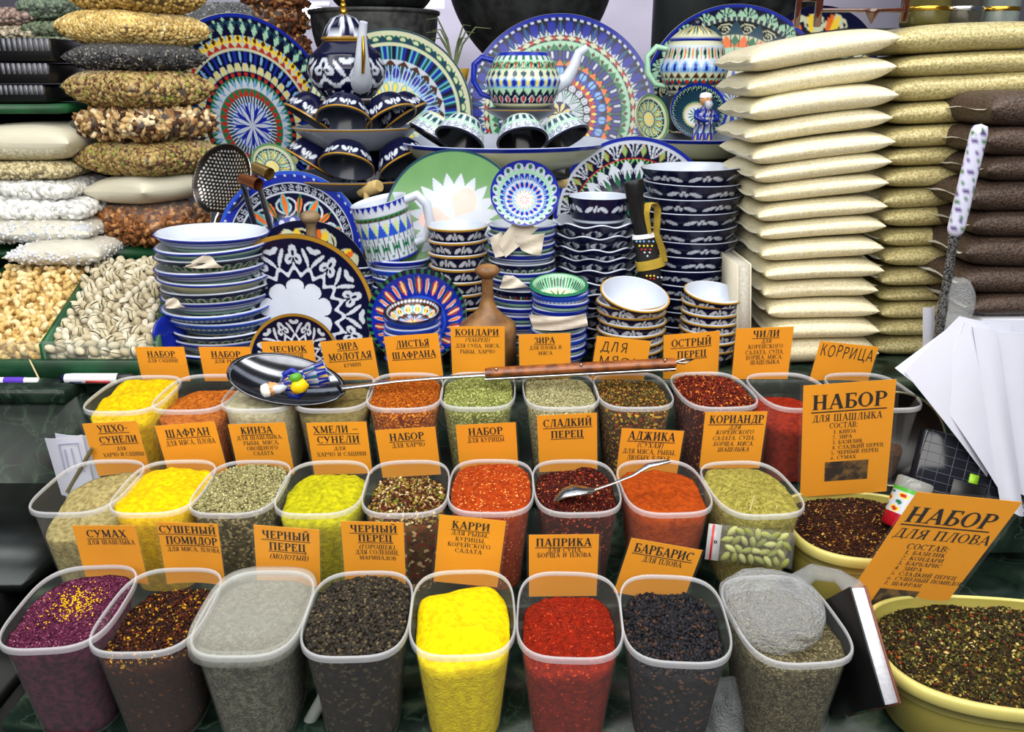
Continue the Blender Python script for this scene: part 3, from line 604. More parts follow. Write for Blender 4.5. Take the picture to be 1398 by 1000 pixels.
# ------------------------------------------------------------------ painted ceramics
C_ = {k: np.array(lin(v)) for k, v in dict(navy=(10, 12, 46), cobalt=(22, 40, 150), blue=(40, 78, 190), sky=(120, 170, 220), white=(192, 200, 214), cream=(200, 204, 172),
     green=(36, 110, 70), lime=(120, 180, 110), sage=(104, 148, 96), turq=(84, 176, 180), yellow=(240, 205, 60), red=(176, 44, 34), orange=(230, 110, 40), black=(8, 8, 14), gold=(170, 128, 40),
     grey=(140, 146, 160), dgrey=(70, 76, 92), dteal=(30, 66, 84), pink=(236, 190, 180), brown=(70, 36, 20), mint=(160, 205, 175)).items()}
def motif(kind, a, b, p):
    """a in -.5...5 across the repeat, b in 0..1 outward; returns a mask"""
    if kind == 'petal': w_ = p or .42; return np.abs(a) < w_ * np.sin(np.pi * np.clip(b, 0, 1)) ** .8
    if kind == 'tri': return np.abs(a) < .48 * (1 - b)
    if kind == 'itri': return np.abs(a) < .48 * b
    if kind == 'dot': w_ = p or .3; return (a / w_) ** 2 + ((b - .5) / .36) ** 2 < 1
    if kind == 'scale': return b < np.sqrt(np.clip(1 - (a * 2.1) ** 2, 0, 1))
    if kind == 'line': w_ = p or .12; return np.abs(a) < w_
    if kind == 'fan': return (np.sin(np.arctan2(a * 2, b + .05) * 14) > .1) & (np.abs(a) * 2 < b + .15)
    if kind == 'dia': w_ = p or .42; return np.abs(a) / w_ + np.abs(b - .5) / .48 < 1
    if kind == 'ring': d = np.sqrt((a * 2.4) ** 2 + ((b - .5) * 2.4) ** 2); return (d < 1) & (d > .55)
    if kind == 'curl':
        d = np.sqrt((a * 2.3) ** 2 + ((b - .45) * 2.2) ** 2); t = np.arctan2(b - .45, a); return (np.abs(((d * 2.2 - t / (2 * np.pi)) % 1) - .5) < .19) & (d < 1)
    if kind == 'wave': return np.abs(b - .5 - .28 * np.sin(2 * np.pi * a)) < .14
    if kind == 'wing':
        X = np.abs(a) * 2.4; c, s_ = math.cos(.35), math.sin(.35); dx, dy = X - .66, b - .68; u_ = dx * c - dy * s_; v_ = dx * s_ + dy * c
        m = (u_ / .40) ** 2 + (v_ / .13) ** 2 < 1
        m |= (X ** 2 + (b - .84) ** 2 < .014) | ((X - .15) ** 2 + (b - .66) ** 2 < .016)
        return m & ~((X / .04) ** 2 + ((b - .70) / .07) ** 2 < 1)
    if kind == 'cotton':      # open cotton boll with curling leaves
        def blob(x, y, rx, ry, an=0):
            c, s_ = math.cos(an), math.sin(an); X = a - x; Y = (b - y) * .62; return ((X*c + Y*s_) / rx) ** 2 + ((-X*s_ + Y*c) / ry) ** 2 < 1
        m = blob(0, .74, .105, .13) | blob(-.13, .56, .11, .085, .5) | blob(.13, .56, .11, .085, -.5)
        m |= (np.abs(b - .22 - .10 * np.cos(4 * np.pi * a)) < .065)
        m |= blob(-.34, .62, .045, .2, -.7) | blob(.34, .62, .045, .2, .7) | blob(-.43, .85, .10, .05, .4) | blob(.43, .85, .10, .05, -.4) | blob(0, .38, .04, .06)
        m &= ~(blob(0, .72, .03, .06) | blob(-.09, .56, .05, .022, .4) | blob(.09, .56, .05, .022, -.4) | blob(0, .55, .03, .03))
        return m
    return np.zeros_like(a, bool)
def pattern(bands, base='white', use_k=False, rmax=1.0, rnd=0.0):
    def fn(T, K, rr, zz):
        q = K if use_k else rr / rmax
        out = np.empty(T.shape + (3,)); out[:] = C_[base]
        for r0, r1, bg, ms in bands:
            inb = (q >= r0) & (q < r1 + 1e-9); out[inb] = C_[bg]
            b = (q - r0) / (r1 - r0)
            for m in ms:
                kind, N, colr = m[:3]; p = m[3] if len(m) > 3 else None; ph = m[4] if len(m) > 4 else 0
                a = ((T * N + ph) % 1) - .5
                out[inb & motif(kind, a, b, p)] = C_[colr]
        if rnd: out *= 1 + rng.uniform(-rnd, rnd, T.shape)[..., None]
        return np.clip(out, 0, 1)
    return fn
PAT = {}
PAT['pakhta'] = [(0, .40, 'white', [('petal', 8, 'white')]), (.36, .46, 'navy', [('scale', 10, 'white')]), (.46, .90, 'navy', [('cotton', 10, 'white')]), (.90, .955, 'navy', []), (.955, 1, 'gold', [])]
PAT['pakhta_small'] = [(0, .30, 'white', []), (.30, .36, 'navy', [('scale', 8, 'white')]), (.36, .9, 'navy', [('cotton', 8, 'white')]), (.9, .94, 'navy', []), (.94, 1, 'gold', [])]
PAT['spiral'] = [(0, .22, 'white', [('fan', 9, 'blue'), ('dot', 9, 'cobalt', .2)]), (.22, .27, 'dteal', [('line', 50, 'white', .2)]), (.27, .35, 'green', [('tri', 30, 'red')]), (.35, .45, 'green', [('tri', 32, 'white', None, .5), ('petal', 32, 'sky', .15)]),
    (.45, .50, 'navy', [('dot', 40, 'red')]), (.50, .58, 'navy', [('scale', 40, 'cream'), ('dot', 40, 'yellow', .12)]), (.58, .68, 'navy', [('petal', 34, 'sky', .14), ('line', 34, 'cobalt', .12, .5)]), (.68, .71, 'cream', []),
    (.71, .76, 'cream', [('tri', 54, 'red')]), (.76, .82, 'sky', [('scale', 54, 'yellow'), ('dot', 54, 'brown', .2)]), (.82, .93, 'dteal', [('tri', 44, 'mint'), ('tri', 44, 'navy', None, .5), ('line', 88, 'mint', .08)]), (.93, .97, 'navy', [('dot', 60, 'mint', .15)]), (.97, 1, 'cobalt', [])]
PAT['greenrim'] = [(0, .25, 'white', [('petal', 10, 'yellow', .2), ('petal', 10, 'green', .1, .5)]), (.25, .42, 'cream', [('petal', 20, 'turq', .35), ('dot', 20, 'yellow', .2)]), (.42, .60, 'dteal', [('scale', 24, 'sky'), ('dot', 24, 'cobalt', .3), ('line', 72, 'white', .1)]), (.60, .66, 'black', [('itri', 24, 'white'), ('tri', 24, 'brown', None, .5)]),
    (.66, .82, 'dteal', [('petal', 40, 'cobalt', .3), ('line', 80, 'turq', .22), ('line', 27, 'navy', .12)]), (.82, .85, 'cream', []), (.85, .94, 'cream', [('ring', 34, 'green'), ('tri', 34, 'dteal', None, .5)]), (.94, .985, 'cream', []), (.985, 1, 'dteal', [])]
PAT['bigfan'] = [(0, .13, 'navy', [('petal', 8, 'white', .35), ('dot', 8, 'yellow', .2)]), (.13, .25, 'white', [('fan', 12, 'green')]), (.25, .33, 'navy', [('ring', 20, 'white'), ('dot', 20, 'white', .15)]), (.33, .40, 'cobalt', [('tri', 30, 'red'), ('dot', 30, 'yellow', .2, .5)]), (.40, .50, 'navy', [('scale', 22, 'blue'), ('dot', 22, 'sky', .3), ('line', 66, 'navy', .1)]),
    (.50, .56, 'navy', [('tri', 34, 'orange'), ('dot', 34, 'green', .2, .5)]), (.56, .66, 'dteal', [('scale', 24, 'cobalt'), ('dot', 24, 'white', .2), ('line', 96, 'navy', .12)]), (.66, .72, 'mint', [('tri', 36, 'green'), ('dia', 36, 'brown', .2, .5)]), (.72, .745, 'mint', []), (.745, .80, 'navy', [('dot', 40, 'red', .2), ('dia', 40, 'cream', .4, .5)]),
    (.80, .94, 'navy', [('tri', 30, 'white', None, .5), ('petal', 30, 'cobalt', .3, .5), ('line', 60, 'navy', .06), ('dia', 30, 'cobalt', .2), ('line', 30, 'green', .05)]), (.94, .965, 'white', [('dot', 80, 'navy', .3)]), (.965, 1, 'cobalt', [])]
PAT['scroll'] = [(0, .35, 'cream', [('petal', 14, 'blue', .3)]), (.35, .58, 'mint', [('tri', 22, 'navy'), ('dot', 22, 'orange', .25)]), (.58, .70, 'cream', [('tri', 22, 'green'), ('tri', 22, 'orange', None, .5), ('line', 44, 'navy', .08)]), (.70, .84, 'black', [('curl', 20, 'cream'), ('tri', 20, 'dteal', None, .5)]), (.84, .88, 'dteal', [('line', 90, 'cream', .2)]), (.88, .965, 'navy', [('scale', 24, 'mint'), ('fan', 24, 'navy')]), (.965, 1, 'cobalt', [])]
PAT['bluefan'] = [(0, .4, 'navy', [('petal', 10, 'green', .3)]), (.4, .62, 'white', [('tri', 24, 'green'), ('tri', 24, 'navy', None, .5), ('line', 72, 'navy', .1)]), (.62, .74, 'navy', [('fan', 24, 'lime'), ('tri', 24, 'white')]), (.74, .76, 'red', []), (.76, .92, 'navy', [('fan', 22, 'white'), ('dia', 22, 'gold', .16, .5), ('dot', 22, 'lime', .07, .5)]), (.92, .95, 'white', []), (.95, 1, 'cobalt', [])]
PAT['blueflower'] = [(0, .3, 'navy', [('petal', 6, 'sky', .3)]), (.3, .40, 'cobalt', [('dot', 14, 'white', .25)]), (.40, .72, 'navy', [('curl', 9, 'white'), ('petal', 9, 'turq', .16), ('dot', 9, 'orange', .10, .5), ('petal', 9, 'orange', .08), ('line', 9, 'green', .03, .5)]), (.72, .74, 'white', []), (.74, .84, 'navy', [('curl', 46, 'white')]), (.84, .855, 'white', []), (.855, .92, 'cobalt', []), (.92, .96, 'cobalt', [('dot', 44, 'white', .13)]), (.96, 1, 'blue', [])]
PAT['yellowvine'] = [(0, .55, 'mint', [('petal', 12, 'green', .2)]), (.55, .95, 'navy', [('wave', 9, 'cream'), ('curl', 12, 'cream', None, .3), ('dot', 12, 'yellow', .13, .2), ('dot', 9, 'orange', .09, .6)]), (.95, 1, 'navy', [])]
PAT['minty'] = [(0, .6, 'cream', [('petal', 14, 'green', .2)]), (.6, .9, 'mint', [('dot', 22, 'green', .2), ('dot', 22, 'navy', .12, .5)]), (.9, 1, 'green', [])]
PAT['sage'] = [(0, .52, 'white', [('petal', 3, 'pink', .3)]), (.52, .68, 'sage', [('tri', 20, 'white')]), (.68, .71, 'sage', []), (.71, .745, 'sage', [('tri', 20, 'mint'), ('tri', 20, 'sage', None, 0)]), (.745, .78, 'sage', [('line', 40, 'mint', .05)]), (.78, .965, 'sage', []), (.965, 1, 'dteal', [])]
PAT['lacebowl'] = [(0, .16, 'white', [('petal', 8, 'orange', .2)]), (.16, .34, 'white', [('fan', 10, 'blue'), ('dot', 10, 'yellow', .12)]), (.34, .55, 'white', [('scale', 20, 'sky'), ('dot', 20, 'cobalt', .3), ('dot', 20, 'orange', .12, .5)]), (.55, .72, 'cobalt', [('scale', 26, 'white'), ('dot', 26, 'sky', .3), ('dot', 52, 'cobalt', .2)]), (.72, .80, 'mint', []), (.80, .95, 'cobalt', [('scale', 16, 'white'), ('dot', 16, 'green', .16)]), (.95, 1, 'cobalt', [])]
PAT['floralblue'] = [(0, .5, 'cobalt', []), (.5, .56, 'blue', []), (.56, .93, 'cobalt', [('dot', 14, 'red', .2), ('dot', 14, 'pink', .08), ('dot', 28, 'yellow', .06, .5), ('dot', 42, 'green', .07, .3), ('dot', 14, 'white', .12, .5), ('dot', 14, 'orange', .06, .5)]), (.93, 1, 'navy', [('line', 40, 'green', .2)])]
PAT['medallion'] = [(0, .22, 'yellow', [('dot', 5, 'red', .3)]), (.22, .55, 'brown', [('ring', 8, 'sky'), ('dot', 8, 'orange', .2), ('dot', 8, 'white', .1, .5)]), (.55, .82, 'brown', [('dot', 13, 'turq', .25), ('dot', 13, 'yellow', .12, .5), ('ring', 13, 'pink', None, .5)]), (.82, .9, 'brown', [('dot', 40, 'white', .3)]), (.9, 1, 'navy', [])]
PAT['greenlace'] = [(0, .3, 'cream', [('petal', 8, 'yellow', .25)]), (.3, .82, 'dteal', [('curl', 16, 'cream'), ('dot', 24, 'yellow', .12, .5), ('petal', 16, 'mint', .2, .5)]), (.82, .92, 'cream', []), (.92, 1, 'sage', [])]
PAT['darkrays'] = [(0, .3, 'white', [('petal', 12, 'green', .3)]), (.3, .5, 'white', [('itri', 30, 'green'), ('dot', 30, 'yellow', .15)]), (.5, .8, 'dteal', [('line', 60, 'navy', .22)]), (.8, .92, 'navy', [('fan', 30, 'mint')]), (.92, 1, 'cobalt', [])]
PAT['redrim'] = [(0, .4, 'cream', [('petal', 14, 'green', .3)]), (.4, .9, 'green', [('tri', 24, 'cream'), ('dot', 24, 'red', .2)]), (.9, 1, 'navy', [])]

def plate_mesh(Rr, dep, pat, n=240, rings=60, well=.55, under='cream', lobes=0, th=.006):
    ks = np.linspace(0.004, 1, rings)
    zt = dep * np.clip((ks - well * .75) / (1 - well * .75), 0, 1) ** 1.6
    prof = [(Rr * k, z) for k, z in zip(ks, zt)]
    rf = None
    if lobes:
        def rf(rr, zz, T):
            s_ = (rr / Rr); return rr * (1 + .03 * s_ * np.cos(2*np.pi*T*lobes)), zz + .004 * s_**3 * np.cos(2*np.pi*T*lobes)
    mb = MB(); mb.lathe(prof, n, colfn=pattern(PAT[pat], rmax=Rr), rfn=rf)
    edge = [(Rr, dep), (Rr * 1.006, dep - th * .4), (Rr * .995, dep - th * .9)]
    und = edge + [(Rr * k, max(-.002, dep * max(0, (k - well * .75) / (1 - well * .75)) ** 1.6 - th)) for k in (.92, .8, .66, .55, .3, .01)]
    ec = C_[under]
    mb.lathe(und, max(48, n // 4), col=tuple(ec))
    return mb
def plate(label, name, Rr, dep, pat, loc, rot, parent_group=None, n=240, rings=60, well=.55, under='cream', cat='plate', gold=False, lobes=0, scale=None):
    t = thing(name, label, cat, loc, rot, parent_group)
    plate_mesh(Rr, dep, pat, n, rings, well, under, lobes).build('dish', CERAMIC, t)
    fr = Rr * well * .8
    MB().lathe([(fr, -.001), (fr + .001, -.010), (fr + .006, -.010), (fr + .007, -.001)], 40, col=tuple(C_[under])).build('foot_ring', CERAMIC, t)
    if scale: t.scale = scale
    return t
def stand(u, v, y, dpx, lean, yaw=0, tilt=0):
    """pose for a dish standing on edge: centre measured in the photograph, radius from its width"""
    c = P(u, v, y); r = dpx / 2 / scale_at(c)
    return c, r, (R(90 - lean), R(tilt), R(yaw))
def standing(label, name, u, v, y, dpx, pat, lean=14, yaw=0, dep=.025, floor=None, **k):
    c, r, rot = stand(u, v, y, dpx, lean, yaw)
    if floor is not None: c.z = floor + r * math.cos(R(lean)) + .004
    return plate(label, name, r, dep, pat, c, rot, **k)
ZE2 = Z(-.335)
t = thing('display_shelf', 'low board behind the upper display shelf where the big platters stand', 'shelf', (0, 0, ZE2 - .02))
MB().box((-.46, 2.455, 0), (1.45, 2.95, .02)).build('board', DARKW, t, smooth=False); MB().box((-.45, 2.47, -1.0), (1.40, 2.9, 0)).build('support', DARKW, t, smooth=False)

# ---- platters on the upper level
standing('tall oval-looking platter turned aside, concentric rings of red, green and navy, beside the nut bags', 'platter', 345, 172, 2.16, 286, 'spiral', lean=10, yaw=52, dep=.02, n=440, rings=84)
standing('large platter with a pale green border and shell scales behind the navy teapot', 'platter', 534, 158, 2.17, 222, 'greenrim', lean=14, n=440, rings=80)
standing('largest platter, blue fans round the rim, behind the teapot without a lid', 'platter', 764, 156, 2.2, 258, 'bigfan', lean=14, n=480, rings=92)
standing('platter with white scrolls on black half hidden by the rice bags', 'platter', 1000, 140, 2.3, 250, 'scroll', lean=12, n=440, rings=80)
standing('small dark platter rim peeping out behind the top rice bag', 'platter', 1110, 95, 2.34, 160, 'yellowvine', lean=12, yaw=-20, n=160, rings=40)
# ---- platters on the shelf behind the stacks
standing('blue platter with orange and turquoise flowers left of the wooden knob', 'platter', 400, 336, 1.70, 198, 'blueflower', lean=16, dep=.022, n=400, rings=80)
standing('navy dish with yellow vine border leaning before the blue platter', 'platter', 420, 392, 1.62, 178, 'yellowvine', lean=16, dep=.02, n=300, rings=60)
standing('mint green dish just behind the cotton pattern plate', 'platter', 412, 395, 1.575, 145, 'minty', lean=16, dep=.02, n=200, rings=40)
standing('sage green platter with white zigzag star', 'platter', 620, 300, 1.62, 186, 'sage', lean=18, dep=.016, n=360, rings=80)
standing('dark blue fan platter behind the navy bowls', 'platter', 864, 300, 1.73, 218, 'bluefan', lean=16, dep=.022, n=400, rings=80)
standing('large navy plate with white cotton flowers and gold rim, in front at left', 'plate', 404, 432, 1.478, 221, 'pakhta', lean=12, dep=.022, n=440, rings=90, under='navy')
standing('small navy and white cotton plate with gold rim leaning on the large one', 'plate', 404, 490, 1.415, 124, 'pakhta_small', lean=13, dep=.014, n=320, rings=60, under='navy')
standing('round bowl with lacy blue inside tipped toward the front on its stack', 'bowl', 716, 273, 1.50, 92, 'lacebowl', lean=28, dep=.035, well=.4, n=320, rings=60, cat='bowl')
standing('deep cobalt dish with red flowers standing behind the small blue bowls', 'dish', 572, 440, 1.462, 132, 'floralblue', lean=35, dep=.04, n=300, rings=50, cat='dish')
standing('cobalt flowered dish behind the wooden bread stamp', 'dish', 668, 480, 1.50, 116, 'floralblue', lean=40, dep=.03, n=240, rings=40, cat='dish')
standing('small green lace plate turned aside by the pot', 'plate', 886, 163, 1.93, 64, 'greenlace', lean=14, yaw=38, dep=.012, n=200, rings=40)
standing('bowl with dark rays tipped up behind the bearded figurine', 'bowl', 950, 158, 1.90, 76, 'darkrays', lean=24, dep=.03, well=.4, n=240, rings=50, cat='bowl')
standing('small green rimmed dish seen edge-on beside the skimmers', 'dish', 372, 228, 1.86, 62, 'greenlace', lean=30, yaw=40, dep=.012, n=160, rings=30, cat='dish')

# ---- bowls: lathe with a painted outside
def bowl_prof(Rr, H, foot=.45, curve=.55, k=14):
    s_ = np.linspace(0, 1, k); r = Rr * (foot + (1 - foot) * s_ ** curve); z = H * s_
    return list(zip(r, z))
BPAT = {'pakhta': [(0, .12, 'navy', []), (.12, .93, 'navy', [('wing', 8, 'white')]), (.93, 1, 'gold', [])],
        'pakhta_dark': [(0, .2, 'navy', []), (.3, .86, 'navy', [('wing', 7, 'white')]), (.88, 1, 'navy', [])],
        'wavy': [(0, .25, 'navy', []), (.25, .8, 'navy', [('petal', 9, 'white', .3), ('petal', 9, 'navy', .12), ('dot', 18, 'grey', .12, .25)]), (.8, 1, 'navy', [])],
        'lines': [(0, .3, 'mint', []), (.3, .4, 'navy', []), (.4, .62, 'white', []), (.62, .7, 'cobalt', []), (.7, .8, 'white', []), (.8, 1, 'cobalt', [])],
        'greenlines': [(0, .25, 'mint', []), (.25, .33, 'navy', []), (.33, .62, 'grey', [('line', 40, 'turq', .2)]), (.62, .68, 'navy', []), (.68, .84, 'mint', []), (.84, 1, 'cobalt', [])],
        'teeth': [(0, .2, 'cream', []), (.2, .75, 'white', [('tri', 60, 'cobalt'), ('line', 60, 'green', .1, .5)]), (.75, 1, 'blue', [])],
        'scallop': [(0, .15, 'cream', []), (.15, .8, 'dteal', [('scale', 26, 'cream'), ('dot', 26, 'green', .2)]), (.8, 1, 'navy', [])],
        'redstripe': [(0, .12, 'cream', []), (.12, .75, 'navy', [('petal', 18, 'red', .2), ('petal', 18, 'cream', .12, .5), ('petal', 18, 'green', .15, .25)]), (.75, 1, 'navy', [])],
        'plainblue': [(0, .2, 'navy', []), (.2, .85, 'cobalt', []), (.85, 1, 'blue', [])],
        'lattice': [(0, .16, 'cream', []), (.16, .5, 'white', [('petal', 18, 'dteal', .25), ('line', 36, 'green', .12)]), (.5, .62, 'mint', []), (.62, .95, 'white', [('curl', 18, 'dteal')]), (.95, 1, 'navy', [])],
        'cream': [(0, .85, 'cream', []), (.85, 1, 'cobalt', [])], 'greyplate': [(0, .94, 'grey', []), (.94, 1, 'gold', [])], 'dgrey': [(0, .94, 'dgrey', []), (.94, 1, 'gold', [])]}
def bowl_meshes(Rr, H, pat, inner='white', foot=.45, curve=.55, n=144, lobes=0, inpat=None, th=.004, k=26):
    pr = bowl_prof(Rr, H, foot, curve, k)
    rf = None
    if lobes:
        def rf(rr, zz, T): s_ = np.clip(zz / H, 0, 1); return rr * (1 + .035 * s_ * np.cos(2*np.pi*T*lobes)), zz + H * .10 * s_**2 * np.cos(2*np.pi*T*lobes)
    mb = MB(); mb.lathe(pr[::-1] if False else pr, n, colfn=pattern(BPAT[pat], use_k=True), rfn=rf)
    f = Rr * foot
    MBu = [(f, 0), (f * .8, .002), (.002, .003)]
    mb.lathe(MBu, 32, col=tuple(C_[BPAT[pat][0][2]]))
    ip = [(Rr, H), (Rr - th * .5, H + th * .25), (Rr - th, H - .0006)] + [(max(.001, r - th), z + th) for r, z in pr[::-1][1:-1]] + [(f * .6, th), (.002, th)]
    body = mb.mesh('bowl_body', CERAMIC)
    mi = MB()
    if inpat: mi.lathe(ip, n, colfn=pattern(PAT[inpat], rmax=Rr), rfn=rf)
    else:
        rimc = C_[BPAT[pat][-1][2]]
        def lf(T, K, rr, zz):
            o = np.empty(T.shape + (3,)); o[:] = C_[inner]; o[K * (len(ip) - 1) < 1.5] = rimc; return o
        mi.lathe(ip, n, colfn=lf, rfn=rf)
    return body, mi.mesh('bowl_lining', CERAMIC)
BM = {}
def bowl(label, Rr, H, pat, loc, rot=(0, 0, 0), name='bowl', group=None, cat='bowl', **k):
    key = (round(Rr, 4), round(H, 4), pat, tuple(sorted(k.items())))
    if key not in BM: BM[key] = bowl_meshes(Rr, H, pat, **k)
    t = thing(name, label, cat, loc, rot, group)
    link('body', BM[key][0], t); link('lining', BM[key][1], t)
    return t
def nth(i, n):
    if i == 0: return 'topmost'
    if i == n - 1: return 'lowest'
    return ORD[i] + ' from the top' if i < len(ORD) else 'bowl number %d from the top' % (i + 1)
for k in range(11, 20): ORD.append(['twelfth', 'thirteenth', 'fourteenth', 'fifteenth', 'sixteenth', 'seventeenth', 'eighteenth', 'nineteenth', 'twentieth'][k - 11])
def stack(what, u, vtop, y, dpx, step_, H, pats, group, floor=ZD, name='bowl', cat='bowl', jig=.002, tilt=1.2, first_tilt=None, shrink=0.0, **kw):
    """a nested stack: rim of the topmost at (u, vtop); goes down to the shelf"""
    c = P(u, vtop, y); r = dpx / 2 / scale_at(c); x = c.x; topz = c.z
    n = max(2, int(round((topz - H - floor) / step_)) + 1); st = (topz - H - floor) / (n - 1)
    out = []
    for i in range(n):
        pt = pats[i % len(pats)] if isinstance(pats, list) else pats
        lab = f"{what}, {nth(i, n)}"
        z = topz - H - i * st
        k2 = dict(kw)
        if i > 0: k2.pop('inpat', None)
        rot = (R(rng.uniform(-tilt, tilt)), R(rng.uniform(-tilt, tilt)), rng.uniform(0, 6.28))
        if i == 0 and first_tilt: rot = first_tilt
        if i == n - 1: rot = (0, 0, rot[2])
        out.append(bowl(lab, r, H, pt, (x + rng.uniform(-jig, jig), y + rng.uniform(-jig, jig), z), rot, name=name, cat=cat, group=group, **k2))
    return out
stack('navy and white cotton bowl under the sage platter', 626, 308, 1.535, 84, .0235, .042, 'pakhta', 'cotton bowls under the sage platter', foot=.5, n=180)
stack('pale blue-green lined bowl under the tipped lacy bowl', 713, 306, 1.53, 96, .0165, .030, ['greenlines', 'lines', 'greenlines', 'lines', 'scallop', 'greenlines', 'lines', 'redstripe'], 'pale lined bowls under the lacy bowl', foot=.5)
stack('wavy edged navy dish under the navy cup', 812, 302, 1.57, 118, .0215, .030, 'wavy', 'wavy navy dishes', foot=.6, lobes=8, n=192)
stack('wide navy cotton bowl beside the rice bags', 946, 228, 1.60, 138, .0265, .046, 'pakhta_dark', 'wide cotton bowls beside the rice', foot=.62, curve=.7, n=240)
stack('small green and blue bowl in front of the sheath', 764, 388, 1.44, 80, .0130, .028, ['lines', 'teeth', 'greenlines', 'lines', 'plainblue', 'greenlines'], 'small green and blue bowls', foot=.55, inpat='minty', first_tilt=(R(10), 0, 0), n=160)
stack('white lined cotton bowl, wide, behind the hand-lettered card', 863, 398, 1.44, 96, .0175, .036, 'pakhta', 'white lined cotton bowls, wider stack', foot=.6, first_tilt=(R(16), R(8), 0), n=180)
stack('white lined cotton bowl, narrow, beside the book edge', 972, 398, 1.45, 82, .0175, .034, 'pakhta', 'white lined cotton bowls, narrower stack', foot=.6, first_tilt=(R(8), R(5), 0), n=180)
stack('small cobalt bowl with painted medallion in front of the cobalt dish', 563, 424, 1.413, 80, .0125, .026, 'plainblue', 'small cobalt bowls', foot=.5, inpat='medallion', first_tilt=(R(12), 0, 0), n=160)
stack('pale ribbed bowl under the painted mug', 546, 352, 1.585, 86, .0180, .030, ['lines', 'teeth', 'greenlines'], 'pale bowls under the mug', foot=.5)
stack('pale bowl glimpsed right of the large cotton plate', 487, 362, 1.60, 62, .0150, .026, ['scallop', 'lines'], 'pale bowls behind the cotton plate', foot=.5)
stack('banded serving dish stacked by the pistachios', 290, 318, 1.50, 152, .0185, .024, ['lines', 'greenlines', 'scallop', 'lines', 'cream', 'scallop', 'lines', 'teeth', 'teeth', 'scallop'], 'serving dishes left of the cotton plate', foot=.7, curve=.8, name='serving_dish', cat='dish', jig=.006, tilt=1.5, n=180, inner='white')
# navy cup on the wavy dishes
c = P(817, 300, 1.57)
bowl('navy cup with white cotton flower standing on the wavy dishes', 43 / scale_at(c), .055, 'pakhta_dark', (c.x, 1.57, c.z - .012), (0, 0, .5), name='cup', cat='cup', foot=.72, curve=.6, n=180)

# ---- the cup towers
CUP = {'p': dict(Rr=.058, H=.050, pat='pakhta', foot=.42, curve=.5, inner='dgrey'), 'l': dict(Rr=.052, H=.048, pat='lattice', foot=.42, curve=.5, inner='black')}
def cups(kind, cx, cy, z, rad, phis, label, group):
    for q, ph in enumerate(phis):
        d = CUP[kind]; tilt = 146
        zc = z + d['Rr'] * math.sin(R(180 - tilt)) + .050 * math.cos(R(180 - tilt)) + .002
        # the local origin is the foot; the opening hangs towards the viewer and down
        bowl(label[q], d['Rr'], d['H'], d['pat'], (cx + (rad - .02) * math.sin(R(ph)), cy - (rad - .02) * math.cos(R(ph)), zc), (R(tilt), 0, R(ph)), name='cup', cat='cup', group=group, foot=d['foot'], curve=d['curve'], inner=d['inner'], n=160)
def tray(label, c, r, H, pat, foot=.72, cat='plate', name='plate', inner='grey'):
    return bowl(label, r, H, pat, c, (0, 0, 0), name=name, cat=cat, foot=foot, curve=.75, inner=inner, n=96)
TX = P(497, 262, 1.86).x + .0
tray('wide dark grey plate at the foot of the cup tower', (TX, 1.86, ZE + .001), .170, .038, 'dgrey', inner='dgrey')
bowl('upturned navy bowl holding up the middle plate of the cup tower', .062, .075, 'pakhta', (TX, 1.90, ZE + .088), (math.pi, 0, 0), foot=.6, n=120)
TX2 = P(486, 203, 1.86).x
tray('pale grey plate with gold line, middle of the cup tower', (TX2, 1.875, ZE + .092), .134, .046, 'greyplate', foot=.55, inner='grey')
bowl('upturned navy bowl holding up the saucer of the cup tower', .052, .070, 'pakhta', (TX2, 1.90, ZE + .176), (math.pi, 0, 0), foot=.6, n=120)
TX3 = P(476, 140, 1.87).x
tray('pale saucer right under the navy teapot', (TX3, 1.88, ZE + .180), .075, .014, 'greyplate', foot=.6, name='saucer', cat='saucer')
cups('p', TX, 1.88, ZE + .030, .110, (-68, -8, 55), ['lower cotton cup at the left, tipped outward', 'lower cotton cup in the middle, mouth to the front', 'lower cotton cup at the right, tipped outward'], 'upturned cups on the lower plate')
cups('p', TX2, 1.90, ZE + .120, .100, (-62, -5, 50, 78), ['upper cotton cup at the left under the teapot', 'upper cotton cup in the middle under the teapot', 'upper cotton cup at the right under the spout', 'upper cotton cup at far right, half hidden'], 'upturned cups on the middle plate')
def block(label, x0, x1, y0, y1, z0, z1):
    t = thing('display_block', label, 'block', ((x0 + x1) / 2, (y0 + y1) / 2, z0))
    MB().box((-(x1-x0)/2, -(y1-y0)/2, 0), ((x1-x0)/2, (y1-y0)/2, z1 - z0), bev=.003).build('body', DARKW, t, smooth=False)
MX = P(690, 232, 1.84).x; MZ = P(690, 232, 1.84).z
block('dark block under the wide cream tray', MX - .08, MX + .08, 1.87, 2.0, ZE, MZ + .007)
tray('wide cream tray with blue rim holding upturned cups', (MX, 1.86, MZ + .008), .228, .050, 'cream', foot=.72, name='tray', cat='tray', inner='white')
TPX = P(712, 148, 1.9).x; TPZ = P(712, 148, 1.9).z
bowl('cream upturned bowl in the middle of the wide tray', .055, TPZ - .022 - MZ - .01, 'cream', (TPX, 1.9, TPZ - .024), (math.pi, 0, 0), foot=.7, n=64)
tray('shallow blue-grey dish right under the pot without a lid', (TPX, 1.9, TPZ - .024), .080, .022, 'dgrey', foot=.5, name='saucer', cat='saucer', inner='dgrey')
cups('l', MX, 1.88, MZ + .035, .16, (-70, -33, 12, 48), ['lattice cup at the left end of the cream tray', 'lattice cup left of middle on the cream tray', 'lattice cup in the middle of the cream tray', 'lattice cup at the right of the cream tray'], 'upturned cups on the cream tray')
QX = P(950, 215, 1.90).x; QZ = P(950, 215, 1.90).z
block('dark block under the cream dish with a green edge', QX - .07, QX + .07, 1.885, 2.02, ZE, QZ - .001)
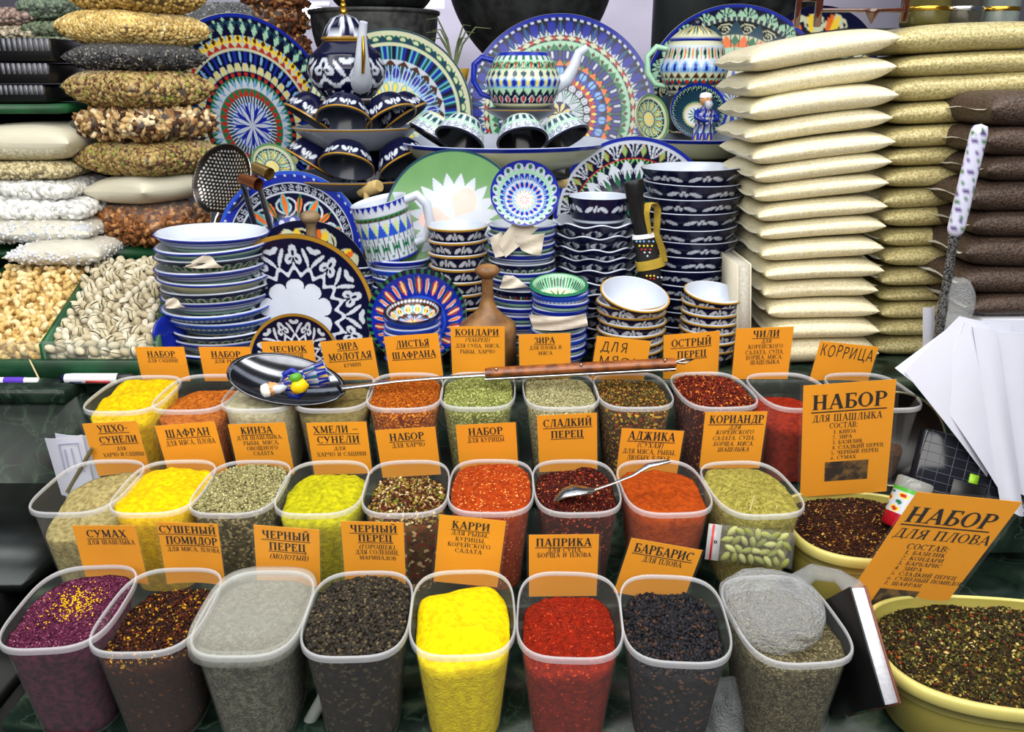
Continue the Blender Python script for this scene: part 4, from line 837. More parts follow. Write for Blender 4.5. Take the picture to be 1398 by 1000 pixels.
tray('cream dish with dark green edge behind the wide bowls', (QX, 1.93, QZ), .125, .040, 'cream', foot=.7, name='dish', cat='dish')

# ---- teapots
def teapot(label, c, Rb, H, bodypat, spout, handle, lid=None, parts=None, name='teapot', neck=.5, foot=.55, cat='teapot'):
    t = thing(name, label, cat, c)
    s_ = np.linspace(0, 1, 40)
    r = Rb * np.interp(s_, [0, .05, .25, .5, .75, .9, 1], [foot, foot + .12, .9, 1, .86, neck + .12, neck])
    prof = list(zip(r, H * s_))
    MB().lathe(prof, 200, colfn=pattern(bodypat, use_k=True)).build('body', CERAMIC, t)
    MB().lathe([(Rb * neck, H), (Rb * (neck - .05), H + .001), (Rb * (neck - .08), H * .7), (.003, H * .3)], 48, col=tuple(C_['white'])).build('lining', CERAMIC, t)
    if spout: 
        pts, rad, colr = spout; MB().tube(pts, rad, 14, tuple(C_[colr])).build('spout', CERAMIC, t)
    if handle:
        pts, rad, colr = handle; MB().tube(pts, rad, 12, tuple(C_[colr]), flat=.7).build('handle', CERAMIC, t)
    if lid:
        prof, pat2 = lid
        lo = MB().lathe(prof, 80, colfn=pattern(pat2, use_k=True)).build('lid', CERAMIC, t)
    return t
c = P(476, 133, 1.88); c.z = ZE + .196
Rb = .083
tp = teapot('navy teapot with gold trim and white spout on top of the cup tower', c, Rb, .118, [(0, .06, 'navy', []), (.06, .15, 'white', [('scale', 20, 'navy')]), (.15, .72, 'navy', [('cotton', 5, 'white', None, .1)]), (.72, .74, 'gold', []), (.74, .97, 'navy', []), (.97, 1, 'gold', [])],
   ([(.035, -.05, .035), (.045, -.085, .045), (.05, -.10, .085), (.052, -.10, .12), (.058, -.108, .145)], [.026, .019, .013, .009, .008], 'white'),
   ([(-.06, .05, .09), (-.09, .075, .085), (-.10, .08, .05), (-.07, .06, .025)], [.007, .008, .008, .006], 'navy'),
   ([(.046, .116), (.050, .119), (.046, .124), (.040, .140), (.026, .158), (.008, .166), (.004, .168)], [(0, .2, 'gold', []), (.2, .9, 'navy', [('ring', 5, 'white')]), (.9, 1, 'gold', [])]))
GOLD = mat('gold_trim', (214, 164, 60), .22, metal=1.0, noise=.1)
for zz, rr in ((.170, .009), (.182, .007), (.192, .0055)): MB().lathe([(.001, zz - rr), (rr * .7, zz - rr * .7), (rr, zz), (rr * .7, zz + rr * .7), (.001, zz + rr)], 20).build('finial_bead', GOLD, tp)
MB().tube([(.052, -.113, .05), (.056, -.119, .08), (.056, -.114, .12)], [.003, .004, .002], 8).build('gold_stripe', GOLD, tp)
OPAT = [(0, .10, 'cream', []), (.10, .24, 'navy', [('petal', 26, 'white', .36), ('dot', 26, 'red', .2)]), (.24, .36, 'mint', [('tri', 26, 'navy')]), (.36, .56, 'white', [('scale', 26, 'sky'), ('dot', 26, 'cobalt', .25), ('dot', 26, 'yellow', .12, .5)]), (.56, .68, 'cream', [('petal', 26, 'dteal', .3)]), (.68, .85, 'mint', [('ring', 26, 'green'), ('dot', 26, 'red', .13), ('dot', 26, 'navy', .1, .5)]), (.85, .93, 'white', [('line', 26, 'green', .2)]), (.93, 1, 'cobalt', [])]
c = P(714, 147, 1.9); c.z = TPZ + .001
teapot('ornate round pot without its lid, navy looped handle, on the wide cream tray', c, .082, .112, OPAT,
   ([(.065, 0, .045), (.095, -.004, .06), (.108, -.004, .085), (.118, -.004, .112), (.135, -.004, .122)], [.020, .015, .012, .010, .008], 'white'),
   ([(-.060, 0, .095), (-.088, 0, .102), (-.104, 0, .088), (-.106, 0, .055), (-.090, 0, .028), (-.066, 0, .02)], [.008, .009, .0095, .0095, .008, .007], 'cobalt'), neck=.62, foot=.66, name='pot', cat='pot')
c = P(950, 131, 2.0)
block('dark block under the green handled pot', c.x - .05, c.x + .05, 1.985, 2.09, QZ + .05, c.z - .001)
c.y = 2.04
LPAT = [(0, .1, 'cream', []), (.1, .2, 'cream', [('tri', 24, 'navy')]), (.2, .32, 'mint', [('dia', 24, 'red', .3), ('tri', 24, 'dteal', None, .5)]), (.32, .42, 'cream', [('tri', 24, 'brown')]), (.42, .62, 'white', [('scale', 20, 'sky'), ('dot', 20, 'cobalt', .2)]), (.62, .9, 'white', [('dia', 24, 'mint', .45), ('dot', 24, 'navy', .15), ('dot', 24, 'orange', .12, .5)]), (.9, 1, 'cream', [])]
teapot('lidded pot with twisted pale green handle under the scroll platter', c, .078, .118, LPAT, None,
   ([(-.060, 0, .10), (-.088, 0, .105), (-.108, 0, .085), (-.106, 0, .05), (-.088, 0, .025), (-.062, 0, .02)], [.008, .010, .009, .011, .009, .008], 'mint'),
   ([(.056, .116), (.060, .120), (.054, .126), (.042, .136), (.022, .146), (.010, .150), (.012, .158), (.004, .166)], [(0, .25, 'cobalt', []), (.25, .7, 'cream', [('ring', 14, 'dteal'), ('dot', 14, 'yellow', .1)]), (.7, 1, 'navy', [])]), neck=.70, foot=.62, name='pot', cat='pot')
# ---- painted mug on its stack, tipped
c = P(540, 352, 1.585)
mug = thing('mug', 'white mug painted with blue and green tulips, tipped, right handle', 'mug', (c.x - .004, 1.585, c.z + .004), (R(4), R(-12), 0))
mp = [(0, .05, 'cobalt', []), (.05, .45, 'white', [('dia', 16, 'green', .45), ('dot', 16, 'white', .2), ('line', 16, 'navy', .05, .5)]), (.45, .72, 'white', [('tri', 16, 'blue', None, .5), ('dia', 16, 'mint', .3), ('dot', 16, 'yellow', .1)]), (.72, .8, 'green', [('tri', 32, 'brown')]), (.8, .88, 'white', []), (.88, 1, 'white', [('itri', 26, 'cobalt')])]
MB().lathe([(.050 + .003 * k, .108 * k) for k in np.linspace(0, 1, 40)], 160, colfn=pattern(mp, use_k=True)).build('body', CERAMIC, mug)
MB().lathe([(.053, .108), (.050, .109), (.048, .10), (.046, .01), (.002, .006)], 48, col=tuple(C_['white'])).build('lining', CERAMIC, mug)
MB().tube([(.050, -.01, .10), (.075, -.015, .105), (.088, -.015, .085), (.086, -.015, .05), (.070, -.012, .022), (.050, -.01, .018)], [.008, .009, .009, .009, .008, .007], 12, tuple(C_['white'])).build('handle', CERAMIC, mug)
# ---- paper wrapping between the bowls
PAPER = mat('wrapping_paper', (214, 206, 190), .8, noise=.15, nscale=30)
def scrap(label, pts, y, bend=.01):
    q = [P(*p, y) for p in pts]; c = sum(q, Vector()) / len(q)
    t = thing('paper_scrap', label, 'paper', c)
    a, b_, d, e = [np.array(p - c) for p in q]; n = 7; G = np.zeros((n, n, 3))
    for i in range(n):
        for j in range(n):
            s_, r_ = i / (n-1), j / (n-1); p = (a * (1-s_) + e * s_) * (1-r_) + (b_ * (1-s_) + d * s_) * r_
            G[i, j] = p + np.array([0, -bend * math.sin(math.pi * r_) * (1 - .4 * s_) + .003 * math.sin(9 * s_ + 5 * r_), 0])
    G2 = G + np.array([0, .0008, 0]); mb = MB().grid(G).grid(G2)
    for k in ((G[0], G2[0]), (G[-1], G2[-1])): mb.grid(np.stack(k))
    mb.build('sheet', PAPER, t)
g = 'wrapping'
scrap('pointed grey paper sticking out below the lacy bowl', [(680, 330), (705, 298), (735, 312), (690, 352)], 1.462, .006)
scrap('torn paper fold on the left of the lined bowl stack', [(668, 325), (684, 316), (700, 345), (676, 352)], 1.468, .006)
scrap('wide torn paper in the middle of the lined bowl stack', [(700, 322), (744, 318), (738, 350), (712, 342)], 1.458, .008)
scrap('paper tongue low on the lined bowl stack', [(688, 376), (700, 376), (722, 392), (682, 394)], 1.462, .004)
scrap('paper band wrapped round the small green and blue bowls', [(722, 430), (800, 428), (803, 446), (728, 450)], 1.376, .02)
scrap('white paper corner on the serving dishes at left', [(252, 362), (282, 346), (304, 366), (256, 366)], 1.402, .002)
scrap('small white paper corner low on the serving dishes', [(226, 410), (238, 406), (252, 420), (226, 421)], 1.402, .002)
# ------------------------------------------------------------------ bags
RICE = mat('rice_in_film', (236, 230, 202), .38, noise=.28, nscale=260, bump=.35, bscale=420, rgb2=(208, 196, 152), coat=.25)
RICE2 = mat('long_rice_in_film', (204, 194, 142), .38, noise=.4, nscale=240, bump=.45, bscale=320, rgb2=(150, 136, 84), coat=.25)
BROWN = mat('brown_seed_in_film', (84, 66, 54), .6, noise=.8, nscale=300, bump=.8, bscale=260, rgb2=(46, 34, 27), coat=.08)
def pillow(W, D, H, p=5.0, nx=28, ny=20, grow=0.0, pinch=.05, seed=0, sag=0.0, crease=.0012):
    wb = Wobble(crease, 26); wb2 = Wobble(.004, 9)
    uu = np.linspace(-1, 1, nx); vv = np.linspace(-1, 1, ny)
    uu = np.sign(uu) * (1 - (1 - np.abs(uu)) ** 2.2); vv = np.sign(vv) * (1 - (1 - np.abs(vv)) ** 2.2)
    U, V = np.meshgrid(uu, vv)
    X = W / 2 * U * (1 - pinch * (1 - V ** 2)); Y = D / 2 * V * (1 - pinch * (1 - U ** 2))
    T = (H / 2 + grow) * np.sqrt(np.clip((1 - np.abs(U) ** p) * (1 - np.abs(V) ** p), 0, 1))
    mid = wb2(X, Y) * .5 - sag * (U ** 2)
    top = np.stack([X, Y, H / 2 + mid + T + wb(X, Y) * (T > 0)], -1); bot = np.stack([X, Y, H / 2 + mid - T], -1)
    return MB().grid(top).grid(bot, flip=True), (U, V, top, bot)
def interp(v, tab):
    return float(np.interp(v, [a[0] for a in tab], [a[1] for a in tab]))
def bag_column(what, bounds, ltab, rtab, y, D, m, group, H=None, tilt=0.0, ytab=None, p=6.0, name='rice_bag', cat='bag', floor=None):
    """bounds: the horizontal joints of the column in the photograph, top first"""
    n = len(bounds) - 1; zs = [P(1100, b, y).z for b in bounds]
    if floor is not None:
        k = (zs[0] - floor) / (zs[0] - zs[-1]); zs = [zs[0] - (zs[0] - z) * k for z in zs]
    for i in range(n):
        vm = (bounds[i] + bounds[i+1]) / 2; a = P(interp(vm, ltab), vm, y); b = P(interp(vm, rtab), vm, y)
        W = (b - a).length; h = (zs[i] - zs[i+1])
        t = thing(name, f"{what}, {nth(i, n)} in its column", cat, ((a.x + b.x) / 2 + rng.uniform(-.003, .003), y + D / 2 + rng.uniform(-.006, .006), zs[i+1]), (0, R(tilt * (1 - i / n) + rng.uniform(-.5, .5)), R(rng.uniform(-1.5, 1.5))), group)
        mb, _ = pillow(W, D, h * 1.06, p=p, nx=45, ny=35, sag=rng.uniform(0, .004)); mb.build('filled_bag', m, t)
        e = .010
        for sx in (-1, 1):       # welded film edge
            xx = sx * W / 2 * .95
            G = [[(xx + sx * e * k / 2 , yy, h / 2 + .002 * math.sin(yy * 60 + k) ) for yy in np.linspace(-D * .42, D * .42, 8)] for k in range(3)]
            MB().grid(np.array(G)).build('film_seam', MILKY, t)
bag_column('pale white rice bag of the nearer column', [48, 85, 122, 157, 187, 217, 246, 274, 301, 328, 356, 383, 410, 437, 464, 500], [(40, 1026), (170, 1024), (220, 1032), (300, 1040), (400, 1050), (500, 1056)], [(40, 1232), (150, 1226), (300, 1214), (500, 1196)], 1.42, .24, RICE, 'pale rice bags, nearer column', tilt=-9.0, floor=ZD)
bag_column('greyer rice bag of the farther column', [30, 70, 104, 141, 173, 204, 232, 261, 291, 320, 348, 376, 401, 422, 447, 472, 500], [(20, 1222), (100, 1224), (220, 1210), (400, 1203), (500, 1190)], [(20, 1470), (500, 1400)], 1.47, .22, RICE2, 'greyer rice bags, farther column', tilt=-2.5, floor=ZD)
# brown bags stand on a white ledge in front at far right
t = thing('ledge_box', 'white box at the far right under the brown seed bags', 'box', (P(1440, 436, 1.34).x, 1.44, ZD))
zl = P(1380, 437, 1.34).z
MB().box((-.118, -.10, 0), (.12, .10, zl - ZD), bev=.003).build('carton', mat('white_board', (226, 230, 238), .6, noise=.05), t, smooth=False)
bb = [128, 176, 216, 252, 294, 330, 372, 408, 437]
bag_column('dark brown seed bag at the far right', bb, [(150, 1354), (196, 1346), (234, 1348), (272, 1329), (312, 1334), (350, 1322), (390, 1314), (422, 1322)], [(100, 1545), (440, 1525)], 1.34, .18, BROWN, 'brown seed bags', name='seed_bag', tilt=1.5, floor=zl)

# ---- see-through bags of nuts and pulses on the left
def nut_shape(kind):
    if kind == 'pea': return ICO
    if kind == 'long':
        v, f = ICO; return (v * np.array([1, .45, .35]), f)
    if kind == 'brazil':
        v, f = ICO; v = v.copy(); v[:, 1] *= .42; v[:, 2] *= .38; v[:, 2] += -.35 * v[:, 0] ** 2; return (v, f)
    v, f = ICO; return (v, f)
def nutbag(label, px, y, D, kind, size, pal, base, n, name='nut_bag', filmm=None, group='bags of nuts and pulses', tilt=0, z0=None, cat='bag', turn=0):
    (l, r, vt, vb) = px; a = P(l, (vt + vb) / 2, y); b = P(r, (vt + vb) / 2, y); W = b.x - a.x
    zb = P(l, vb, y).z if z0 is None else z0; zt = P(l, vt, y + D * .2).z; H = zt - zb
    cy = y + D / 2
    if turn: cy = y + W * .34; D = W * .68; W = W * .76
    t = thing(name, label, cat, ((a.x + b.x) / 2, cy, zb), (0, R(tilt), R(-turn + rng.uniform(-2, 2))), group)
    mb, (U, V, top, bot) = pillow(W, D, H, p=4.0, pinch=.05, nx=30, ny=22, crease=.003)
    mb.build('contents_core', mat('core_' + kind + str(base[0]) + '_' + str(base[1]), base, .7, noise=.4, nscale=160, bump=.5), t, kind='stuff')
    if n:
        m = MB(); iu = rng.uniform(-.93, .93, n); iv = rng.uniform(-.93, .93, n); ph = rng.uniform(0, np.pi / 2, n); e_ = np.sqrt(np.sin(ph)); w3 = rng.uniform(0, 1, n); iv = np.where(w3 < .45, -e_, iv); iu = np.where((w3 > .45) & (w3 < .75), e_, iu); iu = np.where((w3 > .75) & (w3 < .82), -e_, iu); s_ = rng.uniform(0, 1, n) < .62
        T = (H / 2) * np.sqrt(np.clip((1 - np.abs(iu) ** 4.0) * (1 - np.abs(iv) ** 4.0), 0, 1))
        X = W / 2 * iu * (1 - .05 * (1 - iv ** 2)); Y = D / 2 * iv * (1 - .05 * (1 - iu ** 2))
        Z_ = H / 2 + np.where(s_, T, -T) * .98
        bv, bf = nut_shape(kind); sz = rng.uniform(size * .8, size * 1.15, n)
        m.scatter(bv, bf, np.stack([X, Y, Z_], -1), sz, palette(pal, n)); m.build('contents', GRAIN, t, smooth=True, kind='stuff')
    fb, _ = pillow(W * 1.03, D * 1.03, H * 1.04, p=3.4, pinch=.06, nx=26, ny=18, grow=size * .5, crease=.004)
    fb.build('film', filmm or BAGF, t)
    return t
ZG = P(100, 341, 1.76).z
t = thing('shelf', 'dark green shelf carrying the column of nut bags', 'shelf', (-.95, 1.76, ZG - .02))
GREENP = mat('green_paint', (16, 84, 44), .45, noise=.4, nscale=14, rgb2=(8, 48, 26))
MB().box((-.75, 0, 0), (.215, .36, .018)).build('board', GREENP, t, smooth=False); MB().box((-.75, .30, ZD - ZG + .02), (.215, .33, 0)).build('back_panel', GREENP, t, smooth=False)
nutbag('bag of brown pecan halves at the bottom of the nut bag column', (96, 286, 284, 339), 1.76, .24, 'long', .016, [(5, (140, 90, 50)), (3, (96, 56, 30)), (2, (186, 134, 84))], (92, 56, 32), 900, tilt=-2, turn=30)
nutbag('smooth bag of cream flour above the pecans', (88, 272, 240, 284), 1.76, .24, 'pea', .001, [(1, (230, 226, 204))], (224, 220, 196), 0, filmm=MILKY, tilt=-3, turn=30)
nutbag('bag of mottled chickpeas above the flour bag', (76, 282, 193, 244), 1.76, .24, 'pea', .0058, [(5, (176, 152, 96)), (3, (132, 106, 62)), (1.5, (96, 60, 50)), (1, (140, 150, 70))], (84, 66, 42), 2600, tilt=-1, turn=30)
nutbag('bag of big pale Brazil nut pieces', (72, 272, 149, 193), 1.76, .24, 'brazil', .017, [(4, (196, 166, 116)), (3, (140, 104, 66)), (2, (226, 206, 166)), (2, (70, 44, 28))], (60, 40, 26), 600, turn=30)
nutbag('bag of mottled beans above the Brazil nuts', (58, 264, 94, 149), 1.76, .24, 'pea', .0062, [(5, (182, 158, 104)), (3, (136, 108, 64)), (1.5, (90, 58, 44)), (1, (150, 152, 74))], (84, 66, 42), 2300, tilt=1, turn=30)
nutbag('thin bag of black sunflower seeds', (61, 256, 58, 98), 1.76, .24, 'long', .006, [(6, (34, 34, 38)), (2, (96, 96, 100)), (1, (150, 144, 130))], (26, 26, 28), 2400, turn=30)
nutbag('bag of yellow chickpeas near the top', (46, 258, 12, 62), 1.76, .24, 'pea', .0052, [(5, (214, 186, 116)), (3, (178, 146, 84)), (1, (232, 212, 156))], (140, 110, 60), 3200, tilt=2, turn=30)
nutbag('uppermost bag of ochre pulses cut by the top of the picture', (66, 256, -34, 16), 1.76, .24, 'pea', .0052, [(5, (190, 160, 90)), (3, (150, 120, 64))], (110, 86, 46), 1600, turn=30)
g2 = 'bags behind at far left'
nutbag('white bag of coconut flakes, lowest at far left', (4, 132, 334, 366), 1.66, .16, 'long', .008, [(4, (226, 228, 232)), (2, (196, 198, 206))], (206, 208, 214), 500, group=g2, filmm=MILKY)
nutbag('white bag of flakes second from the bottom at far left', (-60, 116, 303, 336), 1.70, .2, 'long', .008, [(4, (226, 228, 232)), (2, (190, 194, 204))], (206, 208, 214), 500, group=g2, filmm=MILKY)
nutbag('bag of white puffed clusters at far left', (-60, 114, 274, 304), 1.74, .2, 'pea', .009, [(4, (240, 240, 236)), (1, (206, 208, 206))], (170, 172, 170), 700, group=g2)
nutbag('thinner bag of white clusters at far left', (-60, 92, 247, 275), 1.76, .2, 'pea', .009, [(4, (240, 240, 236)), (1, (206, 208, 206))], (170, 172, 170), 700, group=g2)
nutbag('bag of beige grain at far left', (-60, 86, 221, 248), 1.76, .2, 'pea', .0045, [(4, (206, 194, 154)), (2, (160, 146, 106))], (150, 136, 98), 1300, group=g2)
nutbag('plump bag of cream flour at far left', (-60, 93, 170, 222), 1.76, .2, 'pea', .001, [(1, (230, 226, 204))], (220, 216, 190), 0, group=g2, filmm=MILKY)
for i, (a, b, c_, d, base, lb) in enumerate([(-40, 38, 12, 34, (176, 150, 140), 'pinkish beans'), (-40, 44, 36, 56, (196, 184, 160), 'pale beans'), (22, 82, -6, 26, (120, 136, 116), 'green peas'), (28, 92, 30, 50, (116, 130, 104), 'split peas'), (36, 96, 50, 68, (140, 150, 126), 'mung beans')]):
    nutbag('small bag of %s high up at far left' % lb, (a, b, c_, d), 2.04, .16, 'pea', .006, [(4, base), (2, tuple(int(x * .7) for x in base))], tuple(int(x * .6) for x in base), 500, group='small bags high at far left')
nutbag('grey seed bag behind the ring platter', (252, 345, 2, 62), 2.30, .2, 'long', .005, [(4, (110, 112, 116)), (2, (70, 70, 74)), (1, (170, 172, 174))], (60, 60, 64), 1500, group='bags behind the ring platter')
nutbag('lower grey seed bag behind the ring platter', (254, 330, 60, 108), 2.30, .2, 'long', .005, [(4, (110, 112, 116)), (2, (70, 70, 74))], (60, 60, 64), 900, group='bags behind the ring platter')
for i, (a, b, c_, d) in enumerate([(330, 402, -12, 12), (338, 404, 10, 46), (352, 408, 46, 82), (372, 416, 80, 120)]):
    nutbag(['topmost date bag left of the cauldron', 'second date bag left of the cauldron', 'third date bag, beside the platter edge', 'lowest date bag, beside the teapot'][i], (a, b, c_, d), 2.36, .15, 'long', .016, [(4, (110, 64, 36)), (3, (70, 38, 22)), (2, (176, 130, 80))], (52, 30, 18), 260, group='date bags')
# ---- black plastic boxes at the left
def ribbed(label, u0, u1, v0, v1, y, D):
    a = P(u0, v1, y); b = P(u1, v0, y); t = thing('plastic_crate', label, 'crate', ((a.x + b.x) / 2, y + D / 2, a.z))
    W = b.x - a.x; H = b.z - a.z
    MB().box((-W/2, -D/2, 0), (W/2, D/2, H), bev=.004).build('box', BLACKPL, t, smooth=False)
    n = 18; rb = MB()
    for i in range(n):
        x = -W/2 + W * (i + .5) / n; me = None
        rb.box((x - W/n*.25, -D/2 - .004, H * .45), (x + W/n*.25, -D/2, H * .98))
    m0 = mat('crate_rib', (120, 122, 132), .35, noise=.1)
    rm = MB().box((-W/n*.25, -.004, H * .45), (W/n*.25, 0, H * .98)).mesh('rib', m0, False)
    for i in range(n): link('rib', rm, t, (-W/2 + W * (i + .5) / n, -D/2, 0))
ribbed('upper black ribbed plastic box at far left', -60, 68, 52, 84, 1.80, .2)
ribbed('lower black ribbed plastic box at far left', -60, 66, 86, 114, 1.80, .2)
ribbed('bottom black plastic box of the three at far left', -60, 60, 116, 140, 1.80, .2)
a = P(90, 141, 1.80)
t = thing('shelf', 'green painted shelf edge under the black boxes', 'shelf', (a.x - .45, 1.9, a.z - .02)); MB().box((-.4, -.12, 0), (.44, .2, .018)).build('board', GREENP, t, smooth=False)
MB().box((-.4, .16, -.165), (.44, .19, 0)).build('back_panel', DARKW, t, smooth=False)

# ------------------------------------------------------------------ nut trays
TY0, TY1 = 1.375, 1.755
def tray_h(y): return ZD + .030 + (ZG - ZD - .055) * ((y - TY0) / (TY1 - TY0)) ** .9
xa = P(60, 487, TY0).x; xb = P(213, 470, TY0).x
t = thing('nut_tray', 'green painted wooden tray with dividers holding cashews and pistachios', 'tray', (-.9, TY0, ZD + .002))
zf = P(100, 490, TY0).z
def tl(p): return (p[0] + .9, p[1] - TY0, p[2] - ZD - .002)
MB().box(tl((-1.5, TY0 - .012, ZD + .002)), tl((xb + .012, TY0, zf)), bev=.001).build('front_board', GREENP, t, smooth=False)
for x0, x1, lb in ((xa, P(132, 372, TY1).x, 'left'), (xb, P(224, 395, TY1).x + .02, 'right'), (P(-90, 487, TY0).x, P(18, 380, TY1).x, 'far')):
    v = []
    for y_, x_ in ((TY0, x0), (TY1, x1)):
        zt = tray_h(y_) + .028
        for dx in (-.005, .005): v += [tl((x_ + dx, y_, ZD + .002)), tl((x_ + dx, y_, min(zt, ZG - .024)))]
    MB().add(v, [(0, 1, 5, 4), (2, 6, 7, 3), (1, 3, 7, 5), (0, 2, 3, 1), (4, 5, 7, 6)]).build('divider', GREENP, t, smooth=False)
MB().box(tl((-1.5, TY0 + .003, zf - .002)), tl((xb, TY0 + .005, zf + .030))).build('clear_guard', film('acrylic', (220, 230, 225), .06, .05, .6), t, smooth=False)
# cashew: a bent tapered tube; pistachio: two opened shells with a green kernel
cs = MB().tube([(math.cos(a) * .0062, math.sin(a) * .0062, 0) for a in np.linspace(-.2, 2.9, 7)], [.0022, .0042, .0046, .0042, .0042, .0040, .0022], 7, tuple(lin((226, 196, 130))))
CASH = []
for k, c3 in enumerate([(232, 204, 142), (214, 182, 116), (238, 216, 164)]):
    m = MB().tube([(math.cos(a) * .0062, math.sin(a) * .0062, 0) for a in np.linspace(-.2, 2.9, 7)], [.0022, .0042, .0046, .0042, .0042, .0040, .0022], 7, tuple(lin(c3))); CASH.append(m.mesh('cashew', GRAIN))
PIST = []
for k, c3 in enumerate([(206, 196, 168), (190, 178, 148), (216, 208, 186)]):
    m = MB()
    for s_ in (-1, 1):
        pr = []
        for a in np.linspace(0, np.pi, 7): 
            pr.append([(math.cos(a) * .0088, (math.sin(a) * math.cos(b)) * .0060, s_ * (math.sin(a) * math.sin(b) * .0060 + .0006)) for b in np.linspace(.12, np.pi - .0, 7)])
        m.grid(np.array(pr), col=tuple(lin(c3)))
    m.scatter(ICO[0], ICO[1], np.array([[0, 0, 0]]), np.array([[.0080, .0052, .0046]]), np.array([lin((120, 116, 60))]), rot=np.eye(3)[None])
    PIST.append(m.mesh('pistachio', GRAIN))
def fill(meshes, name, label, cat, group, xl, xr, sp, cap, under):
    pts = []; rows_ = int((TY1 - TY0) / (sp * .9))
    for j in range(rows_):
        y_ = TY0 + .010 + j * sp * .9; f_ = (y_ - TY0) / (TY1 - TY0); L_, R_ = xl(f_) + .010, xr(f_) - .010
        x = L_ + (sp / 2 if j % 2 else 0)
        while x < R_: pts.append((x + rng.uniform(-.25, .25) * sp, y_ + rng.uniform(-.25, .25) * sp)); x += sp
    vis = [p for p in pts if (lambda q: -12 < q < 230)(699 + FPX * p[0] / (p[1] * CP + .42 * SP)) and p[1] < TY1 - .02]
    wb = Wobble(.008, 22)
    for i, (x, y_) in enumerate(vis[:cap]):
        z = tray_h(y_) + .008 + float(wb(x, y_)) + rng.uniform(0, .003)
        o = link(name, meshes[i % len(meshes)], None, (x, y_, z), tuple(rng.uniform(0, 6.28, 3))); o.scale = (1.22,) * 3; tag(o, label, cat, group)
    # the nuts below
    k = 1500; yy = TY0 + .006 + rng.uniform(0, 1, k) * (TY1 - TY0 - .012); f_ = (yy - TY0) / (TY1 - TY0); xx = np.array([rng.uniform(xl(a) + .010, xr(a) - .010) for a in f_])
    zz = np.array([tray_h(a) for a in yy]) + wb(xx, yy) - rng.uniform(0.0, .006, k)
    m = MB(); m.scatter(ICO[0], ICO[1], np.stack([xx, yy, zz], -1), np.stack([np.full(k, .008), np.full(k, .005), np.full(k, .005)], -1), palette(under, k))
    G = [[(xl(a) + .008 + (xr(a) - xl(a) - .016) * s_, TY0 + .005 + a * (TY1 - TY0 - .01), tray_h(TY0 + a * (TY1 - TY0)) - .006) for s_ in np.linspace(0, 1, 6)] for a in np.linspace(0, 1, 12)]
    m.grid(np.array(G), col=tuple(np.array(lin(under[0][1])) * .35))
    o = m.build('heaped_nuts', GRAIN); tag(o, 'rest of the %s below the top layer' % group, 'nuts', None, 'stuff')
xd0, xd1 = xa, P(132, 372, TY1).x; xe0, xe1 = xb, P(224, 395, TY1).x + .02; xc0, xc1 = P(-90, 487, TY0).x, P(18, 380, TY1).x
fill(CASH, 'cashew', 'pale yellow cashew nut in the left green tray', 'nut', 'cashews in the left green tray', lambda f: xc0 + (xc1 - xc0) * f, lambda f: xd0 + (xd1 - xd0) * f, .0180, 298, [(4, (220, 186, 116)), (2, (190, 152, 88))])
fill(PIST, 'pistachio', 'half-open pistachio in the right green tray', 'nut', 'pistachios in the right green tray', lambda f: xd0 + (xd1 - xd0) * f, lambda f: xe0 + (xe1 - xe0) * f, .0185, 298, [(4, (190, 180, 150)), (2, (150, 138, 106))])
# ------------------------------------------------------------------ big yellow tubs at right with their cards
YTUB = film('yellow_tub_plastic', (196, 184, 92), .72, .3)
def big_tub(label, x, y, W, L, H, zr, yaw, content, seed):
    t = thing('spice_tub', label, 'tub', (x, y, zr), (0, 0, R(yaw)), 'big yellow tubs')
    nr = 96; o = sup(2.8, nr, 1, 1)
    def ring(s, z): return np.concatenate([o * np.array([W, L]) * s, np.full((nr, 1), z)], 1)
    MB().grid([ring(.95, 0), ring(.93, -H * .3), ring(.86, -H + .004), ring(.82, -H), ring(.3, -H), ring(.001, -H)], True, flip=True).build('tub_body', YTUB, t)
    MB().grid([ring(.95, -.001), ring(.955, .003), ring(.985, .002), ring(1, -.002), ring(1, -.011), ring(.985, -.013), ring(.975, -.013), ring(.972, -.022), ring(.955, -.024)], True).build('rim', mat('yellow_rim', (206, 196, 112), .35, noise=.05), t)
    mb, top, sz, oo = heap(W, L, H, -.010, .018, .004, n=2.8, base=.88, inner=.945, nr=80, freq=50)
    c = thing('spice', content[0], 'spice', (x, y, zr), (0, 0, R(yaw))); c['kind'] = 'stuff'
    mb.build('filling', powder(*content[1]), c, kind='stuff')
    g = MB(); grains_on(g, top, sz, oo, content[2], n=2.8); g.build('loose_grains', GRAIN, c, smooth=False, kind='stuff')
big_tub('round-cornered yellow tub of dark seedy mix, upper one at right', .497, 1.055, .215, .20, .112, Z(-.600), -4,
    ('dark red brown mix with golden seeds for kebab', ('kebab_mix', (50, 24, 12), (76, 40, 16), (300, [(.9, (150, 104, 40))])), (FLAKE, 5200, (.0013, .0026), [(6, (52, 22, 12)), (5, (32, 16, 9)), (.8, (190, 146, 66)), (1, (120, 56, 24))])), 1)
big_tub('round-cornered yellow tub of herb mix, lower one at right corner', .580, .810, .325, .215, .084, Z(-.625), -6,
    ('dark pilaf mix of green herb bits, seeds and red flakes', ('pilaf_mix', (44, 34, 18), (72, 58, 26), (280, [(.9, (150, 120, 50))])), (FLAKE, 6500, (.0016, .0034), [(8, (42, 30, 16)), (5, (74, 72, 30)), (1.3, (150, 134, 62)), (.8, (140, 54, 22)), (.3, (210, 184, 110))])), 2)
t = thing('counter_step', 'green marble slab at right carrying the yellow tubs', 'counter', (.405, .97, ZC - .03)); MB().box((.0, .002, 0), (.60, .195, .03)).build('slab', MARBLE, t, smooth=False)
MB().box((.005, .003, -.7), (.59, .19, 0)).build('base_cabinet', DARKW, t, smooth=False)
